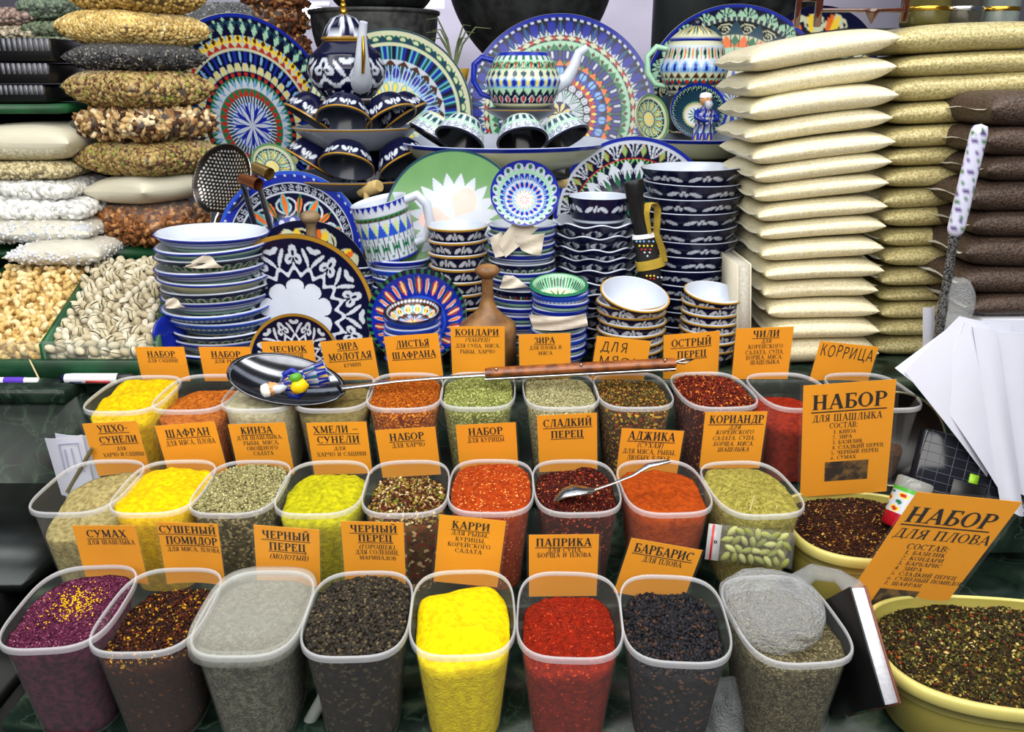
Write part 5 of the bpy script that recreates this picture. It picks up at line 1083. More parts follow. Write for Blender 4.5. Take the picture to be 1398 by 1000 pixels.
sign('large orange card listing six herbs, standing in the kebab mix', (1097, 527), (1224, 518), 1.115, .196, [('НАБОР', .10, .92, .13, .19, 'u'), ('ДЛЯ ШАШЛЫКА', .11, .88, .39, .09), ('СОСТАВ:', .30, .62, .50, .075), ('1. КИНЗА', .35, .60, .60, .05), ('2. ЗИРА', .34, .56, .67, .05), ('3. БАЗИЛИК', .34, .68, .74, .05), ('4. СЛАДКИЙ ПЕРЕЦ', .34, .92, .81, .05), ('5. ЧЕРНЫЙ ПЕРЕЦ', .33, .87, .88, .05), ('6. СУМАХ', .33, .62, .95, .05)], lean=9, photo=(.27, .76, 1.03, 1.30), name='price_sign', margin=.005, twist=.06)
sign('large tilted orange card listing seven spices, in the herb tub at front right', (1252, 672), (1396, 686), .880, .200, [('НАБОР', .05, .90, .17, .19, 'u'), ('ДЛЯ ПЛОВА', .04, .98, .44, .12), ('СОСТАВ:', .24, .66, .62, .075), ('1. БАЗИЛИК', .26, .66, .715, .05), ('2. КОНДАРИ', .26, .68, .785, .05), ('3. БАРБАРИС', .26, .70, .855, .05), ('4. ЗИРА', .26, .54, .925, .05), ('5. СЛАДКИЙ ПЕРЕЦ', .26, .92, .995, .05), ('6. СУШЕНЫЙ ПОМИДОР', .26, 1.02, 1.065, .05), ('7. ШАФРАН', .26, .64, 1.135, .05)], lean=12, photo=(.26, .66, 1.24, 1.50), name='price_sign', margin=.005, twist=-.16)
# ---- ladle with wooden grip lying over the back row, small painted figurine in its bowl
def mpt(u, v, y): return P(u, v, y)
c = P(386, 516, 1.235)
sp = thing('ladle', 'big steel ladle with riveted wooden grip lying across the back row tubs', 'ladle', c)
N_ = 40; G = []; G2 = []
Mx = (Matrix.Translation((0, 0, 0)) @ Euler((R(22), R(13), R(4))).to_matrix().to_4x4())
for k in np.linspace(.02, 1, 14):
    a = np.linspace(0, 2*np.pi, N_, endpoint=False); rx = .091 * k; ry = .056 * k
    zz = -.020 * (1 - k ** 2.2); x = rx * np.cos(a) * (1 + .08 * np.cos(a)); G.append(np.stack([x, ry * np.sin(a), np.full(N_, zz)], -1)); G2.append(np.stack([x * 1.01, ry * 1.01 * np.sin(a), np.full(N_, zz - .0022)], -1))
GG = np.array(G + G2[::-1]); GG = xf(GG.reshape(-1, 3), Mx).reshape(GG.shape)
MB().grid(GG, True).build('spoon_bowl', DSTEEL, sp)
p0 = Mx @ Vector((.088, 0, 0))
hp = [p0] + [P(*q) - c for q in ((492, 527, 1.262), (540, 521, 1.268), (600, 516, 1.275), (664, 512, 1.282))]
MB().tube(hp, [.010, .007, .0055, .006, .007], 10, flat=.45).build('shaft', STEEL, sp)
ha, hb = P(662, 509, 1.282) - c, P(922, 495, 1.296) - c
dirv = (hb - ha).normalized()
MB().tube([ha, ha + dirv * .01, (ha + hb) / 2, hb - dirv * .01, hb], [.0105, .0125, .0125, .0120, .0105], 10, flat=.62).build('wooden_grip', mat('oiled_wood', (150, 84, 34), .35, noise=.5, nscale=60, rgb2=(92, 44, 16), coat=.3), sp)
MB().tube([ha + Vector((0, -.004, -.010)), hb + Vector((0, -.004, -.010))], .0045, 8, flat=.8).build('steel_tang', STEEL, sp)
for f_ in (.06, .5, .94):
    q = ha.lerp(hb, f_) + Vector((0, -.0085, .0075)); MB().scatter(ICO[0], ICO[1], np.array([tuple(q)]), .0028, np.array([[1, 1, 1]])).build('rivet', STEEL, sp)
q0, q1 = hb, P(946, 491, 1.298) - c; MB().tube([q0, (q0 + q1) / 2 + Vector((0, 0, .002)), q1, (q0 + q1) / 2 + Vector((0, 0, -.004)), q0], .0022, 6).build('hanging_loop', STEEL, sp)
SKIN = tuple(lin((206, 150, 96)))
def robed(label, c, rot, s, cap=(240, 240, 240), robe='blue'):
    """little painted clay man: robe, head with cap and white beard, arms"""
    t = thing('figurine', label, 'figurine', c, rot)
    def robefn(T, K, rr, zz):
        o = np.empty(T.shape + (3,)); o[:] = C_['cobalt']; a = (T * 9) % 1 - .5; b = (K * 7) % 1 - .5
        o[(a ** 2 + b ** 2) < .09] = C_['white']; o[((a - .4) ** 2 + (b - .3) ** 2) < .03] = C_['yellow']; o[((a + .35) ** 2 + (b - .1) ** 2) < .02] = C_['green']; return o
    prof = [(.001, 0), (.30, .0), (.34, .04), (.33, .3), (.27, .6), (.29, .85), (.30, 1.0), (.22, 1.15), (.11, 1.22), (.10, 1.3)]
    MB().lathe([(r * s, z * s) for r, z in prof for _ in (0, 1)], 60, colfn=robefn, M=Matrix.Diagonal((1, .75, 1, 1))).build('robe', CERAMIC, t)
    sk = MB(); hd = []
    for k in np.linspace(0, np.pi, 12):
        hd.append([(.17 * s * math.sin(k) * math.cos(a), .18 * s * math.sin(k) * math.sin(a) - .01 * s, (1.45 - .22 * math.cos(k)) * s) for a in np.linspace(0, 2*np.pi, 20, endpoint=False)])
    sk.grid(np.array(hd), True, SKIN); sk.tube([(0, -.16 * s, 1.5 * s), (0, -.215 * s, 1.44 * s), (0, -.17 * s, 1.41 * s)], [.02 * s, .035 * s, .03 * s], 8, SKIN)
    for sx in (-1, 1):
        sk.scatter(ICO[0], ICO[1], np.array([(sx * .17 * s, .0, 1.45 * s)]), np.array([(.03 * s, .03 * s, .05 * s)]), np.array([SKIN]), rot=np.eye(3)[None])
    sk.build('head', CERAMIC, t)
    e = MB()
    for sx in (-1, 1):
        e.scatter(ICO[0], ICO[1], np.array([(sx * .065 * s, -.165 * s, 1.50 * s)]), np.full((1, 3), .018 * s), np.array([(.01, .01, .01)]), rot=np.eye(3)[None])
        e.tube([(sx * .03 * s, -.175 * s, 1.55 * s), (sx * .1 * s, -.155 * s, 1.56 * s)], .012 * s, 6, (.75, .75, .75))
    e.build('eyes', CERAMIC, t)
    W_ = tuple(C_['white'])
    MB().tube([(0, -.11 * s, 1.40 * s), (0, -.17 * s, 1.30 * s), (0, -.17 * s, 1.18 * s), (0, -.15 * s, 1.08 * s)], [.11 * s, .12 * s, .09 * s, .02 * s], 12, W_).build('beard', CERAMIC, t)
    MB().lathe([(.178 * s, 1.53 * s), (.182 * s, 1.58 * s), (.16 * s, 1.68 * s), (.08 * s, 1.72 * s), (.001, 1.73 * s)], 24, col=tuple(lin(cap))).build('cap', CERAMIC, t)
    for sx in (-1, 1):
        MB().tube([(sx * .26 * s, 0, 1.08 * s), (sx * .36 * s, -.10 * s, .85 * s), (sx * .20 * s, -.28 * s, .72 * s), (sx * .08 * s, -.31 * s, .74 * s)], [.08 * s, .085 * s, .07 * s, .045 * s], 10, tuple(C_['cobalt'])).build('sleeve', CERAMIC, t)
    return t
f1 = robed('clay figurine of a blue-robed bearded man lying in the ladle', P(372, 515, 1.232) + Vector((.082, .010, .003)), (R(20), R(-98), R(8)), .060)
MB().scatter(ICO[0], ICO[1], np.array([(.0, -.026, .050)]), np.array([(.013, .010, .016)]), np.array([lin((244, 206, 20))]), rot=np.eye(3)[None]).build('melon', CERAMIC, f1)
MB().scatter(ICO[0], ICO[1], np.array([(.014, -.024, .052)]), np.array([(.009, .007, .012)]), np.array([lin((90, 160, 50))]), rot=np.eye(3)[None]).build('green_fruit', CERAMIC, f1)
bz = P(960, 184, 1.83)
robed('clay bust figurine with white beard and cap before the ray bowl', bz - Vector((0, 0, .012)), (0, 0, R(25)), .056).scale = (1.3, 1.3, 1.0)
# ---- teaspoon lying on the middle row
c = P(770, 684, 1.02); c2 = P(800, 670, 1.03)
tsp = thing('teaspoon', 'small steel spoon stuck in the dark red flakes, handle to the right', 'spoon', c)
MB().tube([P(*q) - c for q in ((756, 685, 1.015), (770, 674, 1.018), (785, 670, 1.02), (803, 670, 1.025), (812, 669, 1.028))], [.003, .012, .015, .011, .004], 12, flat=.3).build('spoon_bowl', STEEL, tsp)
MB().tube([P(*q) - c for q in ((808, 670, 1.027), (835, 661, 1.032), (865, 649, 1.04), (885, 636, 1.045), (914, 630, 1.055))], [.003, .0028, .0032, .0062, .0045], 8, flat=.4).build('handle', STEEL, tsp)
for i, (a, b) in enumerate((((1021, 700), (1030, 677)), ((1059, 699), (1060, 691)))):
    p, q = P(*a, 1.0), P(*b, 1.0); t = thing('toothpick', ['longer wooden pick stuck in the olive green powder', 'short pick stub in the olive green powder near the rim'][i], 'stick', p); MB().tube([(0, 0, -.012), tuple(q - p)], [.0014, .0008], 6).build('shaft', mat('pale_wood', (226, 210, 160), .6, noise=.1), t)
# ---- cardamom in a zip bag
c = P(1020, 745, .965)
zb = thing('zip_bag', 'small clear zip bag with a red line, full of cardamom', 'bag', c, (R(-14), R(4), R(-6)))
s_ = 1 / scale_at(c)
def zsheet(x0, x1, z0, z1, yoff, bulge, n=14):
    return np.array([[(x0 + (x1 - x0) * i / n, yoff - bulge * math.sin(math.pi * i / n) ** .6 * math.sin(math.pi * j / n) ** .6 + .0012 * math.sin(i * 2.1 + j * 1.3), z0 + (z1 - z0) * j / n) for i in range(n + 1)] for j in range(n + 1)])
BX0, BX1, BH = -55 * s_, 62 * s_, 25 * s_
MB().grid(zsheet(BX0 + .016, BX1, -BH, BH, -.003, .010)).grid(zsheet(BX0 + .016, BX1, -BH, BH, .003, -.006), flip=True).build('film', BAGF, zb)
MB().box((BX0, -.004, -BH), (BX0 + .017, -.002, BH)).build('zip_strip', film('zip_plastic', (225, 228, 232), .45, .15, .8), zb)
MB().box((BX0 + .005, -.0052, -BH), (BX0 + .0075, -.0042, BH)).build('red_line', mat('red_plastic', (206, 40, 36), .4, noise=.05), zb)
MB().lathe([(.001, 0), (.0022, 0)], 12, M=Matrix.Translation((BX0 + .011, -.0046, .001)) @ Matrix.Rotation(R(90), 4, 'X')).build('hang_hole', BLACKPL, zb)
Mz = Matrix.Translation(c) @ Euler((R(-14), R(4), R(-6))).to_matrix().to_4x4()
pods = []
for c3 in ((150, 154, 84), (128, 134, 66), (172, 174, 108)):
    pods.append(MB().tube([(-.0085, 0, 0), (-.006, 0, 0), (-.001, 0, .0004), (.004, 0, 0), (.0085, 0, 0)], [.0008, .0034, .0046, .0038, .0006], 8, tuple(lin(c3))).mesh('cardamom_pod', GRAIN))
k = 0
for j in range(4):
    for i in range(9):
        x = BX0 + .026 + i * .0108 + (j % 2) * .005; z = -BH + .007 + j * .0115
        if x > BX1 - .010: continue
        p = Mz @ Vector((x, -.0035 + rng.uniform(-.002, .001), z)); o = link('cardamom_pod', pods[k % 3], None, p, (rng.uniform(-.3, .3), rng.uniform(0, 3.1), rng.uniform(-.3, .3))); k += 1
        tag(o, 'pale green cardamom pod inside the small zip bag', 'pod', 'cardamom pods in the zip bag')
# ---- crumpled film bag over the last front tub
def crumple(label, c, rx, ry, rz, m, name='plastic_bag', amp=.12, n=34, rot=(0, 0, 0), half=False, knot=None):
    t = thing(name, label, 'bag', c, rot); wa = Wobble(amp, 3.2, 20); wb = Wobble(amp * .6, 9, 20); G = []
    for k in np.linspace(0.001, np.pi / (1.6 if half else 1.001), n):
        row = []
        for a in np.linspace(0, 2*np.pi, n + 8, endpoint=False):
            x, y, z = math.sin(k) * math.cos(a), math.sin(k) * math.sin(a), math.cos(k)
            f = 1 + float(wa(x * 1.3 + z, y * 1.3 - z * .7)) + float(wb(x + z * .5, y - z))
            row.append((x * rx * f, y * ry * f, z * rz * f))
        G.append(row)
    MB().grid(np.array(G), True, flip=True).build('film', m, t)
    if knot: MB().tube(*knot).build('knot', m, t)
    return t
CRF = film('crumpled_film', (216, 220, 224), .30, .22, .8, .35)
nt_ = CRF.node_tree; nz_ = nt_.nodes.new('ShaderNodeTexNoise'); nz_.inputs['Scale'].default_value = 26; nz_.inputs['Detail'].default_value = 6; bp_ = nt_.nodes.new('ShaderNodeBump'); bp_.inputs['Strength'].default_value = .9; bp_.inputs['Distance'].default_value = .01
nt_.links.new(nz_.outputs['Fac'], bp_.inputs['Height']); nt_.links.new(bp_.outputs['Normal'], nt_.nodes['Principled BSDF'].inputs['Normal'])
x8, y8, _ = FIT['C'][7]
crumple('knotted white plastic bag pressed over the tub of grey cumin', (x8 - .004, y8 + .018, Z(-.577)), .056, .070, .030, CRF, amp=.10, knot=([(.03, .03, .012), (.052, .035, .026), (.075, .02, .03), (.09, .0, .022), (.096, -.006, .028)], [.012, .010, .008, .013, .004], 10))
crumple('crumpled clear bag lying between the barberry and cumin tubs', P(990, 975, .80) + Vector((0, 0, .0)), .026, .03, .045, CRF, amp=.16)
# ---- spice jar lying in the kebab mix
c = P(1226, 722, 1.02); q = P(1251, 655, 1.04)
ax = (q - c); Hj = ax.length; M3 = ax.to_track_quat('Z', 'Y').to_euler()
jar = thing('spice_jar', 'small clear-lidded jar with red base band and pepper label, stuck in the dark mix', 'jar', c, M3)
MB().lathe([(.001, 0), (.020, 0), (.0235, .003), (.0235, Hj * .28)], 32).build('red_band', mat('red_jar_band', (170, 16, 34), .25, noise=.05), jar)
def jarcol(T, K, rr, zz):
    o = np.empty(T.shape + (3,)); o[:] = C_['white']; o[K > .86] = np.array(lin((80, 170, 60)))
    n = np.sin(T * 31 + K * 9) + np.sin(T * 17 - K * 13); o[(n > .7) & (K < .82)] = C_['yellow']; o[(n > 1.4) & (K < .8)] = C_['red']; o[(n < -1.3) & (K < .82)] = C_['green']; return o
MB().lathe([(.0236, Hj * (.28 + .5 * k)) for k in np.linspace(0, 1, 24)], 90, colfn=jarcol).build('label', CERAMIC, jar)
MB().lathe([(.0232, Hj * .78), (.0236, Hj * .8), (.0236, Hj * .97), (.020, Hj), (.001, Hj)], 32).build('clear_lid', film('jar_lid', (190, 195, 190), .35, .1, .8), jar)
# ---- book/notebook standing on its corner at the front
c = Vector((.374, .80, Z(-.622)))
bk = thing('notebook', 'thick black notebook with brown back cover standing on its corner by the herb tub', 'notebook', c, (0, 0, R(-82)))
Mb = Euler((R(0), R(43), 0)).to_matrix().to_4x4()
MB().box((-.062, 0, -.062), (.062, .003, .062), M=Mb, bev=.0012).build('front_cover', BLACKPL, bk, smooth=False)
MB().box((-.060, .003, -.060), (.060, .018, .060), M=Mb).build('pages', mat('page_edges', (222, 224, 232), .7, noise=.15, nscale=200), bk, smooth=False)
MB().box((-.062, .018, -.062), (.062, .021, .062), M=Mb, bev=.0012).build('back_cover', mat('brown_cover', (120, 70, 52), .5, noise=.1), bk, smooth=False)
MB().box((.0595, .006, -.03), (.0612, .017, -.008), M=Mb).build('green_tab', mat('green_tab', (20, 110, 70), .5, noise=.05), bk, smooth=False)
MB().box((.0595, .006, .012), (.0612, .017, .04), M=Mb).build('black_tab', BLACKPL, bk, smooth=False)
# ---- weighing platform and dark box at left
fr = PZ(28, 797, Z(-.655)); rb = PZ(76, 762, Z(-.655))
t = thing('weighing_scale', 'dark steel weighing platform at the left beside the tubs', 'scale', (fr.x - .3, fr.y, Z(-.67)))
dx = rb.x - fr.x; dy = rb.y - fr.y
pl = [(-.35, 0), (.30, 0), (.30 + dx * .9, dy * .9 + .002), (.30 + dx * .9, .30), (-.35, .30)]
v = [(x, y, 0) for x, y in pl] + [(x, y, .015) for x, y in pl]
MB().add(v, [(4,3,2,1,0), (5,6,7,8,9)] + [(i, (i+1) % 5, 5+(i+1) % 5, 5+i) for i in range(5)]).build('platform', mat('scale_steel', (52, 56, 56), .3, metal=.85, noise=.2, nscale=14, bump=.05), t, smooth=False)
MB().box((-.33, .02, -.085), (.26, .27, 0), bev=.006).build('body', BLACKPL, t, smooth=False)
MB().box((-.2, -.05, -.09), (.20, .03, -.055), bev=.006).build('keypad_box', BLACKPL, t, smooth=False)
t = thing('counter_step', 'dark lower board at far left under the scale', 'counter', (-.9, .80, Z(-.785))); MB().box((-.5, .0, 0), (.228, .49, .022)).build('board', DARKW, t, smooth=False); MB().box((-.5, .02, -.6), (.22, .48, 0)).build('cabinet', DARKW, t, smooth=False)
# ---- pens on the marble, paper slips
WHP = mat('white_plastic', (232, 232, 238), .3, noise=.03)
def rod(name, label, a, b, y, segs, r=.006, cat='pen'):
    p, q = P(*a, y), P(*b, y); d = q - p; t = thing(name, label, cat, p); 
    for nm, f0, f1, rr, m in segs: MB().tube([tuple(d * f0), tuple(d * (f0 + (f1 - f0) * .15)), tuple(d * (f1 - (f1 - f0) * .1)), tuple(d * f1)], [r * rr[0], r * rr[1], r * rr[1], r * rr[2]], 14).build(nm, m, t)
    return t
PUR = mat('purple_plastic', (96, 62, 190), .3, noise=.05)
rod('pen', 'white pen with a purple grip lying at the left edge of the marble', (-40, 520), (53, 520), 1.345, [('barrel', 0, .50, (.9, 1, 1), WHP), ('grip', .50, .80, (1, 1.05, 1), PUR), ('tip', .80, 1, (1, .9, .15), WHP)])
mk = rod('marker', 'white marker with a black cap lying on the marble beside the pen', (84, 517), (184, 517), 1.345, [('tail', 0, .06, (.4, .9, .95), mat('dark_blue_plastic', (20, 24, 60), .3, noise=.05)), ('barrel', .06, .78, (1, 1.1, 1.1), WHP), ('cap', .78, 1, (1.12, 1.12, .9), BLACKPL)], r=.0082)
k0 = P(84, 517, 1.345); L_ = (P(184, 517, 1.345) - k0).length
MB().box((L_ * .36, -.0094, -.0052), (L_ * .69, -.0088, -.0008)).build('red_print', mat('red_print', (190, 60, 60), .5, noise=.05), mk, smooth=False)
MB().box((L_ * .14, -.0094, -.0046), (L_ * .30, -.0088, -.0026)).build('blue_print', mat('blue_print', (50, 56, 110), .5, noise=.05), mk, smooth=False)
rod('toothpick', 'thin wooden pick leaning on the green tray front', (57, 525), (40, 491), 1.356, [('shaft', 0, 1, (1, 1, .7), mat('pale_wood', (226, 210, 160), .6, noise=.1))], r=.0014, cat='stick')
rod('chopstick', 'brown stick leaning behind the khaki powder tub', (92, 672), (126, 612), 1.15, [('shaft', 0, 1, (1, 1, .8), mat('olive_stick', (110, 100, 60), .6, noise=.2))], r=.003, cat='stick')
rod('marker', 'white marker lying between the lidded tub and the peppercorns', (412, 1004), (446, 945), .80, [('barrel', 0, .8, (1, 1, 1), mat('grey_white_plastic', (150, 156, 150), .4, noise=.1)), ('cap', .8, 1, (1, 1, .7), mat('grey_white_plastic', (150, 156, 150)))], r=.0075)
PW = mat('white_paper', (204, 207, 222), .7, noise=.05, nscale=10)
def sheet_thing(name, label, quads, cat, m=PW, frame=False):
    c = P(*quads[0][0]); t = thing(name, label, cat, c)
    for qd in quads:
        a, b_, d, e = [np.array(P(*p) - c) for p in qd]; n = 8; G = np.zeros((n, n, 3))
        for i in range(n):
            for j in range(n):
                s1, r1 = i / (n-1), j / (n-1); G[i, j] = (a * (1-s1) + e * s1) * (1-r1) + (b_ * (1-s1) + d * s1) * r1 + np.array([0, -.006 * math.sin(math.pi * r1), 0])
        G2 = G + np.array([0, .0008, 0]); mb = MB().grid(G).grid(G2)
        for k in ((G[0], G2[0]), (G[-1], G2[-1]), (G[:, 0], G2[:, 0]), (G[:, -1], G2[:, -1])): mb.grid(np.stack(k))
        mb.build('sheet', m, t)
    return t
t = sheet_thing('paper_slip', 'white paper slips standing beside the khaki powder tub, back one', [[(75, 592, 1.165), (132, 594, 1.165), (140, 690, 1.165), (92, 690, 1.165)]], 'paper')
t = sheet_thing('paper_slip', 'front white paper slip with a faint printed frame beside the khaki powder tub', [[(61, 599, 1.155), (112, 594, 1.155), (132, 680, 1.155), (84, 676, 1.155)]], 'paper')
c0 = P(61, 599, 1.155); GI = mat('faint_print', (150, 155, 190), .7, noise=.05)
for a, b in (((80, 607), (106, 605)), ((106, 605), (116, 645)), ((80, 607), (90, 648)), ((88, 614), (94, 640)), ((97, 612), (104, 640))):
    MB().tube([tuple(P(*a, 1.1465) - c0), tuple(P(*b, 1.1465) - c0)], .0007, 5).build('printed_line', GI, t)
# ---- white paper fan at right, basin, patterned ladle handle
c = P(1310, 440, 1.215)
pf = thing('paper_bundle', 'big fan of loose white sheets and bags at the right edge', 'paper', c)
fans = [[(1306, 440, 1.23), (1330, 440, 1.23), (1262, 535, 1.20), (1222, 503, 1.20)], [(1310, 432, 1.22), (1345, 440, 1.22), (1375, 690, 1.17), (1235, 508, 1.19)], [(1318, 440, 1.215), (1352, 445, 1.215), (1382, 700, 1.16), (1278, 540, 1.185)],
        [(1328, 446, 1.21), (1360, 450, 1.21), (1398, 705, 1.16), (1366, 690, 1.15)], [(1338, 438, 1.225), (1380, 442, 1.225), (1420, 700, 1.19), (1372, 690, 1.18)], [(1350, 452, 1.215), (1400, 455, 1.215), (1450, 700, 1.18), (1392, 690, 1.17)], [(1340, 437, 1.24), (1470, 437, 1.24), (1480, 700, 1.22), (1380, 690, 1.21)]]
for qd in fans:
    a, b_, d, e = [np.array(P(*p) - c) for p in qd]; n = 10; G = np.zeros((n, n, 3))
    for i in range(n):
        for j in range(n):
            s1, r1 = i / (n-1), j / (n-1); G[i, j] = (a * (1-s1) + e * s1) * (1-r1) + (b_ * (1-s1) + d * s1) * r1 + np.array([0, -.014 * math.sin(math.pi * r1) * s1, 0])
    G2 = G + np.array([0, .001, 0]); mb = MB().grid(G).grid(G2)
    for k in ((G[0], G2[0]), (G[-1], G2[-1]), (G[:, 0], G2[:, 0]), (G[:, -1], G2[:, -1])): mb.grid(np.stack(k))
    mb.build('sheet', PW, pf)
crumple('twisted white plastic bag behind the patterned handle', P(1305, 420, 1.275), .028, .02, .045, CRF, amp=.14)
sheet_thing('booklet', 'small white booklet standing behind the patterned handle', [[(1260, 420, 1.30), (1276, 418, 1.30), (1276, 500, 1.30), (1260, 500, 1.30)]], 'booklet')
a, b, d = P(1283, 447, 1.262), P(1303, 322, 1.275), P(1339, 172, 1.285)
hd = thing('ladle', 'tall steel utensil with a white flower-patterned grip at right', 'utensil', a)
MB().tube([(0, 0, -.075), (0, 0, 0), tuple((b - a) * .9), tuple(b - a)], [.006, .008, .0075, .010], 10, flat=.5).build('perforated_shaft', mat('pierced_steel', (150, 150, 148), .3, metal=.7, noise=.9, nscale=380, rgb2=(50, 50, 46)), hd)
def hcol(n=30, m=16):
    K = np.linspace(0, 1, n)[:, None] * np.ones((1, m)); A = np.ones((n, 1)) * (np.arange(m) / m)[None]
    o = np.empty((n, m, 3)); o[:] = np.array(lin((198, 200, 222))); w_ = np.sin(A * 12.6 + K * 40) + np.sin(K * 71 - A * 19); o[w_ > 1.25] = np.array(lin((80, 50, 120))); o[w_ < -1.5] = np.array(lin((60, 110, 60))); return o
pts = [(b - a).lerp(d - a, k) for k in np.linspace(0, 1, 30)]; V = []
axd = (d - b).normalized(); s1 = axd.cross(Vector((0, 1, 0))).normalized(); s2 = s1.cross(axd)
for k, p in enumerate(pts):
    rr = .0135 * (1 - .5 * max(0, (k - 27) / 3) ** 2) * (1 - .4 * max(0, (2 - k) / 2) ** 2)
    V.append([p + s1 * rr * math.cos(2*math.pi*j/16) + s2 * rr * .6 * math.sin(2*math.pi*j/16) for j in range(16)])
V.append([pts[-1] + axd * .003] * 16); V.insert(0, [pts[0] - axd * .002] * 16)
cc = hcol(); cc = np.concatenate([cc[:1], cc, cc[-1:]])
MB().grid(np.array([[tuple(q) for q in r_] for r_ in V]), True, col=cc).build('grip', mat('painted_grip', attr=True, rough=.12, coat=.8), hd)
bc = P(1222, 600, 1.215)
t = thing('basin', 'black basin with a pale rim line standing on edge behind the card', 'basin', bc, (R(72), R(0), R(-10)))
MB().lathe([(.001, -.03), (.05, -.028), (.062, -.012), (.072, .0), (.074, .001), (.076, -.001), (.066, -.014), (.054, -.032), (.001, -.034)], 64).build('bowl', BLACKPL, t)
MB().lathe([(.0725, .0008), (.074, .0022), (.0755, .0008)], 64).build('rim_line', mat('pale_metal_rim', (150, 152, 120), .3, metal=.6, noise=.05), t)
c = P(1300, 640, 1.165)
t = thing('calculator', 'dark packaged device with faint grid and green sticker behind the front card', 'device', c, (R(-20), R(16), 0))
MB().box((-.055, 0, -.075), (.085, .02, .050), bev=.004).build('case', mat('dark_gloss_case', (26, 28, 34), .15, noise=.2, nscale=10), t, smooth=False)
GL_ = mat('grid_line_ink', (72, 78, 92), .4, noise=.05)
for i in range(8): MB().box((-.054, -.0006, -.068 + i * .014), (.084, .0, -.0672 + i * .014)).build('grid_line', GL_, t, smooth=False)
for i in range(6): MB().box((-.045 + i * .022, -.0006, -.074), (-.0442 + i * .022, .0, .049)).build('grid_line', GL_, t, smooth=False)
MB().box((.030, -.0012, -.020), (.045, -.0002, .000)).build('green_sticker', mat('green_sticker', (150, 200, 40), .5, noise=.1), t, smooth=False)
MB().box((.004, -.004, -.060), (.06, -.0008, -.014), bev=.0012).build('dark_screen', BLACKPL, t, smooth=False)
# ------------------------------------------------------------------ utensils among the dishes
def skimmer(label, c, r, rot, hdir, hl):
    t = thing('skimmer', label, 'skimmer', c, rot)
    pr = [(r * k, -.014 + .016 * k ** 2) for k in np.linspace(.004, 1, 44)]
    def holes(T, K, rr, zz):
        x = rr * np.cos(2*np.pi*T); y = rr * np.sin(2*np.pi*T); s_ = .0085
        o = np.empty(T.shape + (3,)); o[:] = np.array(lin((44, 38, 34)))
        gx = x / s_; gy = y / (s_ * .87); row = np.round(gy); fx = gx - .5 * (row % 2); d = np.sqrt(((fx - np.round(fx)) * s_) ** 2 + ((gy - row) * s_ * .87) ** 2)
        o[(d < .0022) & (rr < r * .88)] = np.array((.9, .9, .88)); return o  # holes drawn as pale dots, the light in them put into the colour
    MB().lathe(pr, 200, colfn=holes).build('pierced_disc', mat('pierced_disc', attr=True, rough=.22, metal=.75), t)
    MB().lathe([(r * .99, .0016), (r * 1.02, .003), (r * 1.02, .0), (r, -.002)], 64).build('rim', STEEL, t)
    MB().tube([(0, -r * .96, 0), (0, -r * 1.15, .002), (0, -r - hl, .004)], [.016, .008, .007], 10, flat=.35).build('handle', STEEL, t)
    return t
c = P(303, 245, 1.74); skimmer('dark steel skimmer full of small holes, head up, by the ring platter', c, 49 / scale_at(c), (R(66), R(0), R(-24)), 0, .07)
COPPER = mat('copper_socket', (150, 92, 58), .3, metal=.8, noise=.2)
for i, (a, b) in enumerate((((330, 244), (353, 252)), ((348, 228), (368, 238)))):
    p, q = P(*a, 1.625), P(*b, 1.60); d = q - p; s = thing('ladle', ['lower rolled copper tube handle near the skimmer', 'upper rolled brass tube handle near the skimmer'][i], 'utensil', p)
    MB().tube([(0, 0, 0), (-.01, .05, -.04), (.03, .09, ZD - p.z)], [.006, .006, .006], 8).build('shank', STEEL, s)
    MB().tube([(0, 0, 0), tuple(d * .5), tuple(d)], [.010, .0115, .012], 16, caps=False).tube([tuple(d), tuple(d * .5), (0, 0, 0)], [.0105, .010, .009], 16, caps=False).build('tube', COPPER if i == 0 else mat('brass_socket', (170, 140, 84), .25, metal=.8, noise=.2), s)
def lathe_thing(name, label, cat, u, vt, y, prof_px, m=WOOD, zfloor=None, parts=None):
    """prof_px: (v, half width px) from the top downwards, as measured"""
    c = P(u, prof_px[-1][0], y); k = 1 / scale_at(P(u, prof_px[0][0], y)); base = zfloor if zfloor is not None else c.z
    t = thing(name, label, cat, (c.x, y, base)); pr = [(.0005, P(u, prof_px[0][0], y).z - base)]
    for v_, hw in prof_px: pr.append((hw * k, P(u, v_, y).z - base))
    if zfloor is not None: pr += [(pr[-1][0], 0)]
    pr.append((.0005, pr[-1][1])); return t, pr
t, pr = lathe_thing('bread_stamp', 'turned wooden bread stamp with round knob and flaring base, in the centre', 'stamp', 666, 361, 1.425, [(361, 6), (363, 12), (367, 17), (372, 17), (376, 13), (380, 8), (395, 7.5), (410, 9), (422, 14), (432, 24), (438, 34), (441, 38), (447, 40)], zfloor=ZD)
k = 7
MB().lathe(pr[:k], 40).build('knob', WOOD, t); MB().lathe(pr[k-1:], 48).build('body', WOOD, t)
t, pr = lathe_thing('bread_stamp', 'grey wooden knob handle rising behind the large cotton plate', 'stamp', 430, 288, 1.56, [(288, 6), (290, 11), (295, 14), (300, 13.5), (304, 9), (307, 7), (330, 7.5), (350, 9), (380, 12)], m=WOOD, zfloor=ZD)
GW = mat('grey_wood', (140, 116, 84), .6, noise=.4, nscale=30, rgb2=(90, 72, 50))
MB().lathe(pr[:6], 32).build('knob', GW, t); MB().lathe(pr[5:], 32).build('handle', GW, t)
